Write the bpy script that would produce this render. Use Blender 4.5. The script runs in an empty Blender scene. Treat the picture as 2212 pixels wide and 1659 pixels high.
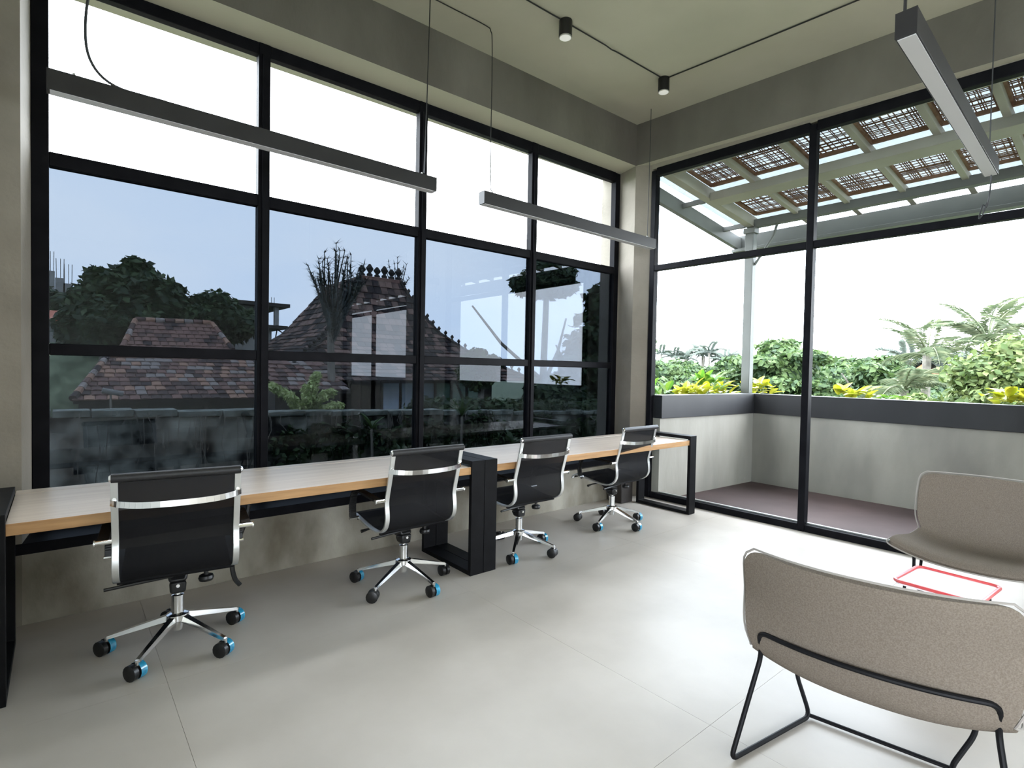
import bpy, bmesh, math, random
import numpy as np
from mathutils import Vector, Matrix
random.seed(7)
rng = np.random.default_rng(7)
PI = math.pi
SC = bpy.context.scene
COL = SC.collection

# ------------------------------------------------------------------ camera
cam_d = bpy.data.cameras.new('camera')
cam = bpy.data.objects.new('camera', cam_d)
COL.objects.link(cam)
SC.camera = cam
cam_d.sensor_width = 36.0
cam_d.lens = 19.03
cam_d.clip_start = 0.02
cam_d.clip_end = 600
_yaw, _pitch, _roll = math.radians(50.070), math.radians(-1.4287), math.radians(1.084)
_f = Vector((math.cos(_pitch) * math.cos(_yaw), math.cos(_pitch) * math.sin(_yaw), math.sin(_pitch)))
_r = Vector((math.sin(_yaw), -math.cos(_yaw), 0))
_u = _r.cross(_f)
_R = _r * math.cos(_roll) + _u * math.sin(_roll)
_U = _u * math.cos(_roll) - _r * math.sin(_roll)
cam.matrix_world = Matrix(((_R.x, _U.x, -_f.x, -4.838), (_R.y, _U.y, -_f.y, -3.739), (_R.z, _U.z, -_f.z, 1.352), (0, 0, 0, 1)))

# ------------------------------------------------------------------ world: overcast tropical sky
SKY = 14.0
world = bpy.data.worlds.new('overcast_sky')
SC.world = world
world.use_nodes = True
wn, wl = world.node_tree.nodes, world.node_tree.links
wn.clear()
w_out = wn.new('ShaderNodeOutputWorld')
w_bg = wn.new('ShaderNodeBackground')
w_tc = wn.new('ShaderNodeTexCoord')
w_map = wn.new('ShaderNodeMapping')
w_map.inputs['Scale'].default_value = (1, 1, 2.6)
w_no = wn.new('ShaderNodeTexNoise')
w_no.inputs['Scale'].default_value = 1.6
w_no.inputs['Detail'].default_value = 4
w_rp = wn.new('ShaderNodeValToRGB')
w_rp.color_ramp.elements[0].position = 0.35
w_rp.color_ramp.elements[0].color = (0.76, 0.86, 1.0, 1)
w_rp.color_ramp.elements[1].position = 0.68
w_rp.color_ramp.elements[1].color = (0.96, 0.97, 1.0, 1)
w_bg.inputs['Strength'].default_value = SKY
wl.new(w_tc.outputs['Generated'], w_map.inputs['Vector'])
wl.new(w_map.outputs['Vector'], w_no.inputs['Vector'])
wl.new(w_no.outputs['Fac'], w_rp.inputs['Fac'])
wl.new(w_rp.outputs['Color'], w_bg.inputs['Color'])
wl.new(w_bg.outputs['Background'], w_out.inputs['Surface'])

SC.view_settings.view_transform = 'Standard'
SC.view_settings.look = 'None'
SC.view_settings.gamma = 1
SC.view_settings.use_curve_mapping = False
SC.view_settings.exposure = 0.3
try:
    SC.cycles.use_denoising = True
    SC.cycles.max_bounces = 10
    SC.cycles.diffuse_bounces = 6
    SC.cycles.glossy_bounces = 4
    SC.cycles.transparent_max_bounces = 16
    SC.cycles.caustics_reflective = False
    SC.cycles.caustics_refractive = False
    SC.cycles.sample_clamp_indirect = 8
except Exception:
    pass

# sampling portals in the windows and the added open sides (they emit nothing, they only guide skylight sampling)
def portal(loc, sx, sz, direction):
    l = bpy.data.lights.new('opening_portal', 'AREA')
    l.shape = 'RECTANGLE'
    l.size, l.size_y = sx, sz
    l.cycles.is_portal = True
    o = bpy.data.objects.new('opening_portal', l)
    COL.objects.link(o)
    o.location = loc
    o.rotation_euler = Vector(direction).to_track_quat('-Z', 'Y').to_euler()
portal((-2.45, 0.36, 2.0), 5.0, 3.1, (0, -1, 0))
portal((0.19, -1.72, 1.8), 3.1, 3.5, (-1, 0, 0))
portal((0.25, -6.05, 1.8), 3.0, 3.5, (-1, 0, 0))
portal((-9.45, -6.6, 1.9), 5.3, 3.7, (1, 0, 0))  # this and the next: unseen open sides added to let in skylight
portal((-7.3, -3.85, 1.9), 4.3, 3.7, (0, -1, 0))

# ------------------------------------------------------------------ materials
def lin(c):
    return tuple((x / 12.92 if x <= 0.04045 else ((x + 0.055) / 1.055) ** 2.4) for x in c)

def mat(name, c1, c2=None, rough=0.6, metal=0.0, scale=6.0, detail=5.0, bump=0.0, bump_scale=None, stretch=(1, 1, 1),
        spec=0.5, alpha=1.0, island=0.0, ramp=(0.35, 0.65), coords='Object', coat=0.0, emit=None, emit_s=0.0, trans=0.0, objrand=0.0):
    """noise-mottled principled material; c1, c2 are linear colours"""
    m = bpy.data.materials.new(name)
    m.use_nodes = True
    nt = m.node_tree
    b = nt.nodes['Principled BSDF']
    b.inputs['Roughness'].default_value = rough
    b.inputs['Metallic'].default_value = metal
    b.inputs['Specular IOR Level'].default_value = spec
    b.inputs['Coat Weight'].default_value = coat
    if emit:
        b.inputs['Emission Color'].default_value = (*emit, 1)
        b.inputs['Emission Strength'].default_value = emit_s
    tc = nt.nodes.new('ShaderNodeTexCoord')
    mp = nt.nodes.new('ShaderNodeMapping')
    mp.inputs['Scale'].default_value = stretch
    nt.links.new(tc.outputs[coords], mp.inputs['Vector'])
    no = nt.nodes.new('ShaderNodeTexNoise')
    no.inputs['Scale'].default_value = scale
    no.inputs['Detail'].default_value = detail
    nt.links.new(mp.outputs['Vector'], no.inputs['Vector'])
    rp = nt.nodes.new('ShaderNodeValToRGB')
    rp.color_ramp.elements[0].position = ramp[0]
    rp.color_ramp.elements[1].position = ramp[1]
    rp.color_ramp.elements[0].color = (*c1, 1)
    rp.color_ramp.elements[1].color = (*(c2 or c1), 1)
    col = rp.outputs['Color']
    fac = no.outputs['Fac']
    if island > 0:
        ge = nt.nodes.new('ShaderNodeNewGeometry')
        mx = nt.nodes.new('ShaderNodeMath')
        mx.operation = 'MULTIPLY_ADD'
        mx.inputs[1].default_value = island
        nt.links.new(ge.outputs['Random Per Island'], mx.inputs[0])
        ad = nt.nodes.new('ShaderNodeMath')
        ad.operation = 'SUBTRACT'
        ad.inputs[1].default_value = island * 0.5
        nt.links.new(no.outputs['Fac'], ad.inputs[0])
        nt.links.new(ad.outputs[0], mx.inputs[2])
        fac = mx.outputs[0]
    if objrand > 0:
        oi = nt.nodes.new('ShaderNodeObjectInfo')
        m2 = nt.nodes.new('ShaderNodeMath')
        m2.operation = 'MULTIPLY_ADD'
        m2.inputs[1].default_value = objrand
        nt.links.new(oi.outputs['Random'], m2.inputs[0])
        a2 = nt.nodes.new('ShaderNodeMath')
        a2.operation = 'SUBTRACT'
        a2.inputs[1].default_value = objrand * 0.5
        nt.links.new(fac, a2.inputs[0])
        nt.links.new(a2.outputs[0], m2.inputs[2])
        fac = m2.outputs[0]
    nt.links.new(fac, rp.inputs['Fac'])
    nt.links.new(col, b.inputs['Base Color'])
    if bump > 0:
        bn = nt.nodes.new('ShaderNodeTexNoise')
        bn.inputs['Scale'].default_value = bump_scale or scale * 4
        bn.inputs['Detail'].default_value = 4
        nt.links.new(mp.outputs['Vector'], bn.inputs['Vector'])
        bp = nt.nodes.new('ShaderNodeBump')
        bp.inputs['Strength'].default_value = bump
        bp.inputs['Distance'].default_value = 0.02
        nt.links.new(bn.outputs['Fac'], bp.inputs['Height'])
        nt.links.new(bp.outputs['Normal'], b.inputs['Normal'])
    if alpha < 1:
        b.inputs['Alpha'].default_value = alpha
    if trans > 0:   # thin leaf / film letting light through
        out = nt.nodes['Material Output']
        tl = nt.nodes.new('ShaderNodeBsdfTranslucent')
        nt.links.new(col, tl.inputs['Color'])
        ms = nt.nodes.new('ShaderNodeMixShader')
        ms.inputs[0].default_value = trans
        nt.links.new(b.outputs[0], ms.inputs[1])
        nt.links.new(tl.outputs[0], ms.inputs[2])
        nt.links.new(ms.outputs[0], out.inputs['Surface'])
    return m

def glass_mat(name, tint, refl, gain):
    m = bpy.data.materials.new(name)
    m.use_nodes = True
    nt = m.node_tree
    nt.nodes.clear()
    out = nt.nodes.new('ShaderNodeOutputMaterial')
    tr = nt.nodes.new('ShaderNodeBsdfTransparent')
    tr.inputs['Color'].default_value = (*tint, 1)
    gl = nt.nodes.new('ShaderNodeBsdfGlossy')
    gl.inputs['Roughness'].default_value = 0.0
    gl.inputs['Color'].default_value = (0.92, 0.95, 1.0, 1)
    fr = nt.nodes.new('ShaderNodeFresnel')
    fr.inputs['IOR'].default_value = 1.45
    ad = nt.nodes.new('ShaderNodeMath')
    ad.operation = 'MULTIPLY_ADD'
    ad.use_clamp = True
    ad.inputs[1].default_value = gain
    ad.inputs[2].default_value = refl
    nt.links.new(fr.outputs[0], ad.inputs[0])
    mx = nt.nodes.new('ShaderNodeMixShader')
    nt.links.new(ad.outputs[0], mx.inputs[0])
    nt.links.new(tr.outputs[0], mx.inputs[1])
    nt.links.new(gl.outputs[0], mx.inputs[2])
    nt.links.new(mx.outputs[0], out.inputs['Surface'])
    return m

def mesh_fabric(name, col, hole):
    m = mat(name, col, tuple(c * 1.5 for c in col), rough=0.7, scale=60, spec=0.15)
    nt = m.node_tree
    b = nt.nodes['Principled BSDF']
    out = nt.nodes['Material Output']
    tr = nt.nodes.new('ShaderNodeBsdfTransparent')
    mx = nt.nodes.new('ShaderNodeMixShader')
    mx.inputs[0].default_value = hole
    nt.links.new(b.outputs[0], mx.inputs[1])
    nt.links.new(tr.outputs[0], mx.inputs[2])
    nt.links.new(mx.outputs[0], out.inputs['Surface'])
    return m

M = {}
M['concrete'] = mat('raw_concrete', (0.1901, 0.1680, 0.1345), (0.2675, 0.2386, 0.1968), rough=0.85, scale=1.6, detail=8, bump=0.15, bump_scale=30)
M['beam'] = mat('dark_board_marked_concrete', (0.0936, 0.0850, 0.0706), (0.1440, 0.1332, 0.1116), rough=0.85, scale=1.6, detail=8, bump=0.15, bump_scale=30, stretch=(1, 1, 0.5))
M['dado'] = mat('stained_concrete', (0.14, 0.12, 0.085), (0.42, 0.395, 0.33), rough=0.85, scale=2.2, detail=8, bump=0.25, bump_scale=26, stretch=(1, 1, 0.6))
M['ceiling'] = mat('painted_concrete_ceiling', (0.4633, 0.4486, 0.3530), (0.5323, 0.5126, 0.4102), rough=0.9, scale=1.0, bump=0.05)
M['plaster'] = mat('pale_plaster', (0.50, 0.50, 0.46), (0.58, 0.58, 0.54), rough=0.9, scale=2.0, bump=0.05)
M['floor'] = mat('polished_cement', (0.4077, 0.3719, 0.3251), (0.5437, 0.5017, 0.4502), rough=0.42, scale=1.1, detail=9, bump=0.06, bump_scale=9, spec=0.22, coords='Object')
M['joint'] = mat('dark_joint', (0.36, 0.345, 0.32), rough=0.9)
M['parapet'] = mat('weathered_cement_render', (0.2200, 0.2070, 0.1814), (0.3400, 0.3174, 0.2765), rough=0.9, scale=1.8, detail=8, bump=0.15, bump_scale=24, stretch=(1, 1, 0.35))
M['balcony'] = mat('mauve_balcony_screed', (0.0463, 0.0274, 0.0261), (0.0783, 0.0476, 0.0453), rough=0.7, scale=1.5, detail=7, bump=0.1)
M['band'] = mat('charcoal_steel_plate', (0.0090, 0.0090, 0.0106), (0.0184, 0.0179, 0.0204), rough=0.5, scale=3, detail=7, stretch=(1, 1, 0.25))
M['frame'] = mat('black_aluminium', (0.0050, 0.0050, 0.0065), (0.0080, 0.0080, 0.0100), rough=0.5, scale=8, spec=0.06)
M['black'] = mat('black_powder_coat', (0.0040, 0.0040, 0.0046), (0.0066, 0.0066, 0.0076), rough=0.5, scale=14, spec=0.12)
M['plastic'] = mat('black_plastic', (0.0034, 0.0034, 0.0038), (0.0055, 0.0055, 0.0059), rough=0.4, scale=20)
M['cable'] = mat('black_cable', (0.008, 0.008, 0.008), rough=0.5)
M['wire'] = mat('grey_wire', (0.03, 0.032, 0.035), rough=0.5)
M['wood_top'] = mat('oak_laminate_sky_sheen', (0.70, 0.58, 0.48), (0.80, 0.68, 0.57), rough=0.30, scale=3.0, detail=7, stretch=(0.6, 9, 9), spec=0.6)  # lightened so the colour also carries the window's reflection
M['wood_edge'] = mat('oak_edge', (0.3360, 0.1760, 0.0680), (0.4640, 0.2640, 0.1120), rough=0.5, scale=5, detail=6, stretch=(0.7, 8, 8))
M['chrome'] = mat('chrome', (0.82, 0.83, 0.84), (0.9, 0.9, 0.9), rough=0.13, metal=1.0)
M['brushed'] = mat('polished_aluminium', (0.68, 0.69, 0.68), (0.78, 0.79, 0.78), rough=0.3, metal=0.85)
M['mesh'] = mesh_fabric('black_mesh_fabric', (0.007, 0.007, 0.008), 0.20)
M['roll'] = mat('black_leatherette', (0.0091, 0.0084, 0.0098), (0.0140, 0.0140, 0.0154), rough=0.5, scale=90)
M['blue'] = mat('blue_protective_film', (0.01, 0.16, 0.30), (0.03, 0.36, 0.56), rough=0.2, scale=40, spec=0.8)
M['felt'] = mat('taupe_wool_upholstery', (0.1232, 0.1030, 0.0818), (0.1663, 0.1401, 0.1135), rough=0.95, scale=220, detail=3, bump=0.25, bump_scale=500, spec=0.06)
M['felt_pale'] = mat('pale_greige_upholstery', (0.2736, 0.2592, 0.2304), (0.3384, 0.3240, 0.2952), rough=0.95, scale=220, detail=3, bump=0.25, bump_scale=500, spec=0.06)
M['seam'] = mat('pale_piping', (0.2600, 0.2400, 0.2150), rough=0.9)
M['tray'] = mat('white_lacquer', (0.86, 0.82, 0.86), rough=0.25)
M['red'] = mat('red_lacquer', (0.55, 0.05, 0.06), (0.62, 0.10, 0.10), rough=0.3)
M['lamp_white'] = mat('opal_diffuser', (0.62, 0.62, 0.64), rough=0.45)
M['lamp_body'] = mat('dark_grey_lamp_housing', (0.0100, 0.0090, 0.0100), (0.0150, 0.0140, 0.0150), rough=0.5)
M['lamp_glow'] = mat('spot_lens', (0.8, 0.8, 0.78), rough=0.3, emit=(1, 0.97, 0.9), emit_s=0.25)
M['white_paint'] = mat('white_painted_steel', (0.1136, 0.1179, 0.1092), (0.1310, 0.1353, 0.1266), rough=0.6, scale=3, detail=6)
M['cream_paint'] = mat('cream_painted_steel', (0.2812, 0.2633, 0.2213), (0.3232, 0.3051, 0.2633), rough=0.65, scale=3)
M['bamboo'] = mat('rust_brown_bamboo_slats', (0.1200, 0.0510, 0.0270), (0.2160, 0.1200, 0.0720), rough=0.7, scale=14, island=0.6)
M['sheet'] = glass_mat('milky_sky_dimmer', (0.30, 0.31, 0.305), 0.0, 0.3)  # for the added sheet that tones down the sky over the pergola
M['g_clear'] = glass_mat('clear_glass', (0.95, 0.965, 0.965), 0.0, 0.006)
M['g_tint'] = glass_mat('grey_reflective_film_glass', (0.180, 0.200, 0.222), 0.004, 0.36)
M['leaf_dark'] = mat('dark_green_leaves', (0.0115, 0.0320, 0.0115), (0.0480, 0.0832, 0.0288), rough=0.7, scale=0.8, island=0.7, trans=0.25)
M['leaf_mid'] = mat('mid_green_leaves', (0.0225, 0.0521, 0.0163), (0.0751, 0.1199, 0.0343), rough=0.7, scale=0.5, island=0.4, trans=0.3)
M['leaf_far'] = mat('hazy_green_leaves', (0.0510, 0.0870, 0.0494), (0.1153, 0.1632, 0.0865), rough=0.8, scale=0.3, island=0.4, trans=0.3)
M['leaf_light'] = mat('bright_yellow_green_leaves', (0.0565, 0.0943, 0.0213), (0.1414, 0.1791, 0.0565), rough=0.7, scale=1.2, island=0.8, trans=0.35)
M['leaf_bush'] = mat('pale_feathery_leaves', (0.32, 0.40, 0.14), (0.62, 0.70, 0.34), rough=0.7, scale=6, island=0.6, trans=0.3)
M['tile_dark'] = mat('old_dark_roof_tile', (0.018, 0.013, 0.013), (0.17, 0.105, 0.085), rough=0.95, scale=3, island=1.0, ramp=(0.4, 0.85))
M['leaf_yellow'] = mat('yellow_croton_leaves', (0.2835, 0.3105, 0.0135), (0.4455, 0.4185, 0.0405), rough=0.45, scale=6, island=0.6, trans=0.35)
M['leaf_lime'] = mat('lime_leaves', (0.0840, 0.2100, 0.0210), (0.2100, 0.3220, 0.0420), rough=0.45, scale=6, island=0.6, trans=0.35)
M['palm'] = mat('palm_fronds', (0.0630, 0.0878, 0.0406), (0.1512, 0.1697, 0.0918), rough=0.65, scale=2, island=0.6, trans=0.3)
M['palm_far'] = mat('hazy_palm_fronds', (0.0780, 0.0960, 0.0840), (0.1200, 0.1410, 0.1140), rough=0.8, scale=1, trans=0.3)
M['spiky'] = mat('dry_grey_spiky_stems', (0.03, 0.04, 0.04), (0.08, 0.09, 0.085), rough=0.8, scale=6, island=0.5)
M['bark'] = mat('grey_bark', (0.10, 0.09, 0.075), (0.22, 0.20, 0.17), rough=0.9, scale=5, bump=0.4)
M['moss'] = mat('mossy_black_wall', (0.0120, 0.0120, 0.0120), (0.6000, 0.6000, 0.5200), rough=0.95, ramp=(0.42, 0.78), scale=2.6, detail=10, bump=0.6, bump_scale=12)
M['moss2'] = mat('mossy_wall_cap', (0.04, 0.05, 0.04), (0.22, 0.24, 0.21), rough=0.95, scale=5, detail=10, bump=0.5)
M['tile'] = mat('aged_clay_roof_tile', (0.0238, 0.0158, 0.0180), (0.1632, 0.0900, 0.0738), rough=0.9, scale=2.5, detail=6, coords='Object', island=0.5, objrand=0.5)
M['tile_b'] = mat('orange_clay_roof_tile', (0.2160, 0.1062, 0.0700), (0.3168, 0.2040, 0.1500), rough=0.9, scale=9)
M['tile_c'] = mat('grey_lichen_roof_tile', (0.1250, 0.1063, 0.1000), (0.3000, 0.2500, 0.2250), rough=0.95, scale=9)
M['under'] = mat('dark_roof_underside', (0.012, 0.011, 0.010), (0.03, 0.026, 0.024), rough=0.9)
M['redroof'] = mat('orange_red_sheet_roof', (0.40, 0.10, 0.05), (0.52, 0.17, 0.09), rough=0.7, scale=2)
M['orangeroof'] = mat('bright_orange_tiled_roof', (0.2970, 0.1080, 0.0432), (0.3780, 0.1620, 0.0756), rough=0.7, scale=2)
M['render_wall'] = mat('pale_rendered_wall', (0.2040, 0.1980, 0.1860), (0.2760, 0.2700, 0.2520), rough=0.9, scale=2)
M['bluewall'] = mat('pale_blue_painted_panels', (0.6000, 0.7600, 1.0000), (0.8400, 1.0000, 1.2400), rough=0.6, scale=1.5)
M['greenwall'] = mat('pale_green_painted_panels', (0.4400, 0.6400, 0.5600), (0.6000, 0.8000, 0.7000), rough=0.6, scale=1.5)
M['soil'] = mat('grass_and_scrub_ground', (0.05, 0.075, 0.04), (0.16, 0.20, 0.12), rough=1.0, scale=2.5, detail=10)
M['yard'] = mat('dark_yard_soil', (0.03, 0.027, 0.02), (0.085, 0.07, 0.05), rough=1.0, scale=1.2, detail=8)
M['box'] = mat('black_box_casing', (0.02, 0.016, 0.014), (0.03, 0.025, 0.022), rough=0.5)

# ------------------------------------------------------------------ mesh helpers
class MB:
    def __init__(s):
        s.v, s.f = [], []
    def add(s, vs, fs):
        o = len(s.v)
        s.v += [tuple(p) for p in vs]
        s.f += [tuple(i + o for i in f) for f in fs]
        return s
    def hexa(s, P):
        """8 points: bottom loop 0-3 then top loop 4-7"""
        return s.add(P, [(3, 2, 1, 0), (4, 5, 6, 7), (0, 1, 5, 4), (1, 2, 6, 5), (2, 3, 7, 6), (3, 0, 4, 7)])
    def box(s, x0, x1, y0, y1, z0, z1):
        return s.hexa([(x0, y0, z0), (x1, y0, z0), (x1, y1, z0), (x0, y1, z0), (x0, y0, z1), (x1, y0, z1), (x1, y1, z1), (x0, y1, z1)])
    def bar(s, p, q, w, d, side=(0, 0, 1)):
        """rectangular bar from p to q; w across `side`, d across the third axis"""
        p, q = Vector(p), Vector(q)
        a = (q - p).normalized()
        sd = Vector(side)
        sd = (sd - a * sd.dot(a)).normalized()
        t = a.cross(sd)
        P = []
        for c in (p, q):
            for i, j in ((-1, -1), (1, -1), (1, 1), (-1, 1)):
                P.append(c + sd * (i * w / 2) + t * (j * d / 2))
        return s.add(P, [(3, 2, 1, 0), (4, 5, 6, 7), (0, 1, 5, 4), (1, 2, 6, 5), (2, 3, 7, 6), (3, 0, 4, 7)])
    def tube(s, pts, r, n=8, closed=False, caps=True):
        pts = [Vector(p) for p in pts]
        k = len(pts)
        rs = r if isinstance(r, (list, tuple)) else [r] * k
        nrm = None
        vs, fs = [], []
        for i in range(k):
            a = pts[(i + 1) % k] - pts[i] if (i < k - 1 or closed) else pts[i] - pts[i - 1]
            b = pts[i] - pts[i - 1] if (i > 0 or closed) else a
            t = (a.normalized() + b.normalized())
            t = t.normalized() if t.length > 1e-6 else a.normalized()
            if nrm is None:
                nrm = t.orthogonal().normalized()
            nrm = (nrm - t * nrm.dot(t)).normalized()
            bn = t.cross(nrm)
            for j in range(n):
                an = 2 * PI * j / n
                vs.append(pts[i] + (nrm * math.cos(an) + bn * math.sin(an)) * rs[i])
        m = k if closed else k - 1
        for i in range(m):
            for j in range(n):
                a, b = i * n + j, i * n + (j + 1) % n
                c, d = ((i + 1) % k) * n + (j + 1) % n, ((i + 1) % k) * n + j
                fs.append((a, b, c, d))
        if caps and not closed:
            fs.append(tuple(range(n - 1, -1, -1)))
            fs.append(tuple(range((k - 1) * n, k * n)))
        return s.add(vs, fs)
    def lathe(s, prof, n=16, c=(0, 0, 0), M4=None):
        vs, fs = [], []
        for r, z in prof:
            for j in range(n):
                an = 2 * PI * j / n
                p = Vector((r * math.cos(an), r * math.sin(an), z))
                if M4 is not None:
                    p = M4 @ p
                vs.append(p + Vector(c))
        for i in range(len(prof) - 1):
            for j in range(n):
                fs.append((i * n + j, i * n + (j + 1) % n, (i + 1) * n + (j + 1) % n, (i + 1) * n + j))
        fs.append(tuple(range(n - 1, -1, -1)))
        fs.append(tuple(range((len(prof) - 1) * n, len(prof) * n)))
        return s.add(vs, fs)
    def ribbon(s, prof, x0, x1, th):
        """flat strip following a (y,z) profile, from x0 to x1, thickness th"""
        k = len(prof)
        P = [Vector((0, y, z)) for y, z in prof]
        vs, fs = [], []
        for i in range(k):
            t = (P[min(i + 1, k - 1)] - P[max(i - 1, 0)]).normalized()
            n = Vector((0, -t.z, t.y)) * (th / 2)
            for x, sg in ((x0, -1), (x1, -1), (x1, 1), (x0, 1)):
                q = P[i] + n * sg
                vs.append((x, q.y, q.z))
        for i in range(k - 1):
            a, b = i * 4, (i + 1) * 4
            for j in range(4):
                fs.append((a + j, a + (j + 1) % 4, b + (j + 1) % 4, b + j))
        fs.append((3, 2, 1, 0))
        fs.append(tuple((k - 1) * 4 + j for j in range(4)))
        return s.add(vs, fs)
    def mesh(s, name, m, smooth=True):
        me = bpy.data.meshes.new(name)
        me.from_pydata([tuple(p) for p in s.v], [], s.f)
        bm = bmesh.new()
        bm.from_mesh(me)
        bmesh.ops.recalc_face_normals(bm, faces=bm.faces)
        bm.to_mesh(me)
        bm.free()
        for mm in (m if isinstance(m, (list, tuple)) else [m]):
            me.materials.append(mm)
        if smooth:
            me.polygons.foreach_set('use_smooth', [True] * len(me.polygons))
            me.set_sharp_from_angle(angle=0.6)
        me.update()
        return me
    def build(s, name, m, parent=None, bevel=0.0, smooth=True, kind=None, label=None):
        return link(name, s.mesh(name, m, smooth), parent, bevel, kind, label)

def link(name, me, parent=None, bevel=0.0, kind=None, label=None):
    o = bpy.data.objects.new(name, me)
    COL.objects.link(o)
    if parent:
        o.parent = parent
    if bevel:
        b = o.modifiers.new('bevel', 'BEVEL')
        b.width = bevel
        b.segments = 2
        b.limit_method = 'ANGLE'
        b.angle_limit = 0.6
    if kind:
        o['kind'] = kind
    if label:
        o['label'] = label
    return o

def empty(name, loc=(0, 0, 0), rz=0.0):
    o = bpy.data.objects.new(name, None)
    COL.objects.link(o)
    o.location = loc
    o.rotation_euler = (0, 0, rz)
    o.empty_display_size = 0.1
    return o

def tag(o, label, cat, group=None, kind=None):
    o['label'] = label
    o['category'] = cat
    if group:
        o['group'] = group
    if kind:
        o['kind'] = kind
    return o

def struct(o, label=None, cat=None):
    o['kind'] = 'structure'
    if label:
        o['label'] = label
    if cat:
        o['category'] = cat
    return o

def copy_tree(o, parent=None):
    c = o.copy()
    COL.objects.link(c)
    c.parent = parent
    for ch in CH.get(o.name, ()):
        copy_tree(ch, c)
    return c

CH = {}
def index_children():
    CH.clear()
    for o in bpy.data.objects:
        if o.parent:
            CH.setdefault(o.parent.name, []).append(o)

def spline(pts, n=6):
    """Catmull-Rom through pts"""
    pts = [Vector(p) for p in pts]
    P = [pts[0] * 2 - pts[1]] + pts + [pts[-1] * 2 - pts[-2]]
    out = []
    for i in range(1, len(P) - 2):
        for k in range(n):
            t = k / n
            a, b, c, d = P[i - 1], P[i], P[i + 1], P[i + 2]
            out.append(0.5 * ((2 * b) + (c - a) * t + (2 * a - 5 * b + 4 * c - d) * t * t + (3 * b - a - 3 * c + d) * t ** 3))
    out.append(pts[-1])
    return out

def fillet(pts, r, n=5, closed=False):
    """round the corners of a polyline"""
    pts = [Vector(p) for p in pts]
    k = len(pts)
    out = []
    for i in range(k):
        if not closed and i in (0, k - 1):
            out.append(pts[i])
            continue
        a, b, c = pts[i - 1], pts[i], pts[(i + 1) % k]
        u, v = (a - b), (c - b)
        rr = min(r, u.length * 0.45, v.length * 0.45)
        p, q = b + u.normalized() * rr, b + v.normalized() * rr
        for j in range(n + 1):
            t = j / n
            out.append(p * (1 - t) ** 2 + b * 2 * t * (1 - t) + q * t * t)
    return out

# surveyed tilts of the shell (the slab and downstands are not dead level)
def ceil_z(x, y):
    return 4.055 + 0.019 * x + 0.030 * y
def LY(x, y):                       # window wall runs half a degree off the x axis
    return y + 0.009 * x
def RX(x, y):                       # end wall
    return x - 0.021 * y
XL, YB = -5.112, -9.0
X2 = -9.5                          # unseen open-sided extension, added to brighten the room                # left wall, back wall
WY = 0.30                           # window plane of window wall
WX = 0.114                          # glass plane of end wall

# ------------------------------------------------------------------ shell
floor = struct(MB().box(X2, 0.30, YB - 0.3, 0.6, -0.30, -0.012).build('floor', M['joint'], smooth=False),
               'pale polished cement floor with fine saw cut joints', 'floor')
xs = [XL, -4.487, -2.915, -1.322, 0.16]
ys = [0.12, -1.08, -2.670, -4.26, -5.85, -7.44, YB]
for i in range(4):
    for j in range(6):
        MB().box(xs[i] + 0.0006, xs[i + 1] - 0.0006, ys[j + 1] + 0.0006, ys[j] - 0.0006, -0.011, 0.0).build('cement_slab', M['floor'], floor, smooth=False)

c = MB()
P = []
for dz in (0, 0.25):
    for x, y in ((X2, YB - 0.3), (0.35, YB - 0.3), (0.35, 0.6), (X2, 0.6)):
        P.append((x, y, ceil_z(x, y) + dz))
struct(c.hexa(P).build('ceiling', M['ceiling'], smooth=False), 'flat painted concrete ceiling of pale olive grey', 'ceiling')

for j in range(3):
    MB().box(X2, XL - 0.001, -3.9 - 1.7 * (j + 1), -3.902 - 1.7 * j, -0.011, 0.0).build('cement_slab', M['floor'], floor, smooth=False)

def beam_obj(mb, name):
    me = mb.mesh(name, [M['beam'], M['ceiling']], smooth=False)
    for p in me.polygons:
        p.material_index = 1 if p.normal.z < -0.5 else 0  # undersides take the paler ceiling colour, imitating light from the floor
    return link(name, me)

# downstand beam along the window wall and the end wall
def beam_left():
    m = MB()
    P = []
    for top in (0, 1):
        for x, y in ((XL - 0.3, LY(XL, 0)), (0.5, 0.0045), (0.5, 0.55), (XL - 0.3, 0.5)):
            P.append((x, y, (ceil_z(x, y) + 0.1) if top else 3.611 + 0.019 * x))
    return m.hexa(P)
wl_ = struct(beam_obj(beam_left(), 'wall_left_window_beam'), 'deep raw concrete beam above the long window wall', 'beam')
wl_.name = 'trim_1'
def beam_right():
    m = MB()
    P = []
    for top in (0, 1):
        for x, y in ((RX(0, YB), YB), (0.45, YB), (0.45, 0.0), (0.0, 0.0)):
            P.append((x, y, (ceil_z(x, y) + 0.1) if top else 3.611 + 0.030 * y))
    return m.hexa(P)
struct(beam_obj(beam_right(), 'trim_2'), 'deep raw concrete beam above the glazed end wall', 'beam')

# columns
def prism(poly, z0, z1):
    n = len(poly)
    return MB().add([(x, y, z0) for x, y in poly] + [(x, y, z1) for x, y in poly],
                    [tuple(range(n - 1, -1, -1)), tuple(range(n, 2 * n))] + [(i, (i + 1) % n, n + (i + 1) % n, n + i) for i in range(n)])
struct(prism([(0, 0), (WX, -0.150), (0.165, -0.150), (0.165, 0.55), (0.085, 0.55), (0.07, 0.26)], -0.1, 3.66).build('trim_3', M['concrete'], smooth=False),
       'raw concrete corner column between the two window walls', 'column')
struct(prism([(XL - 0.3, LY(XL, 0)), (-4.985, LY(XL, 0)), (-4.950, 0.265), (-4.950, 0.55), (XL - 0.3, 0.55)], -0.1, 3.6).build('trim_4', M['concrete'], smooth=False),
       'raw concrete column at the left end of the window wall', 'column')
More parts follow.
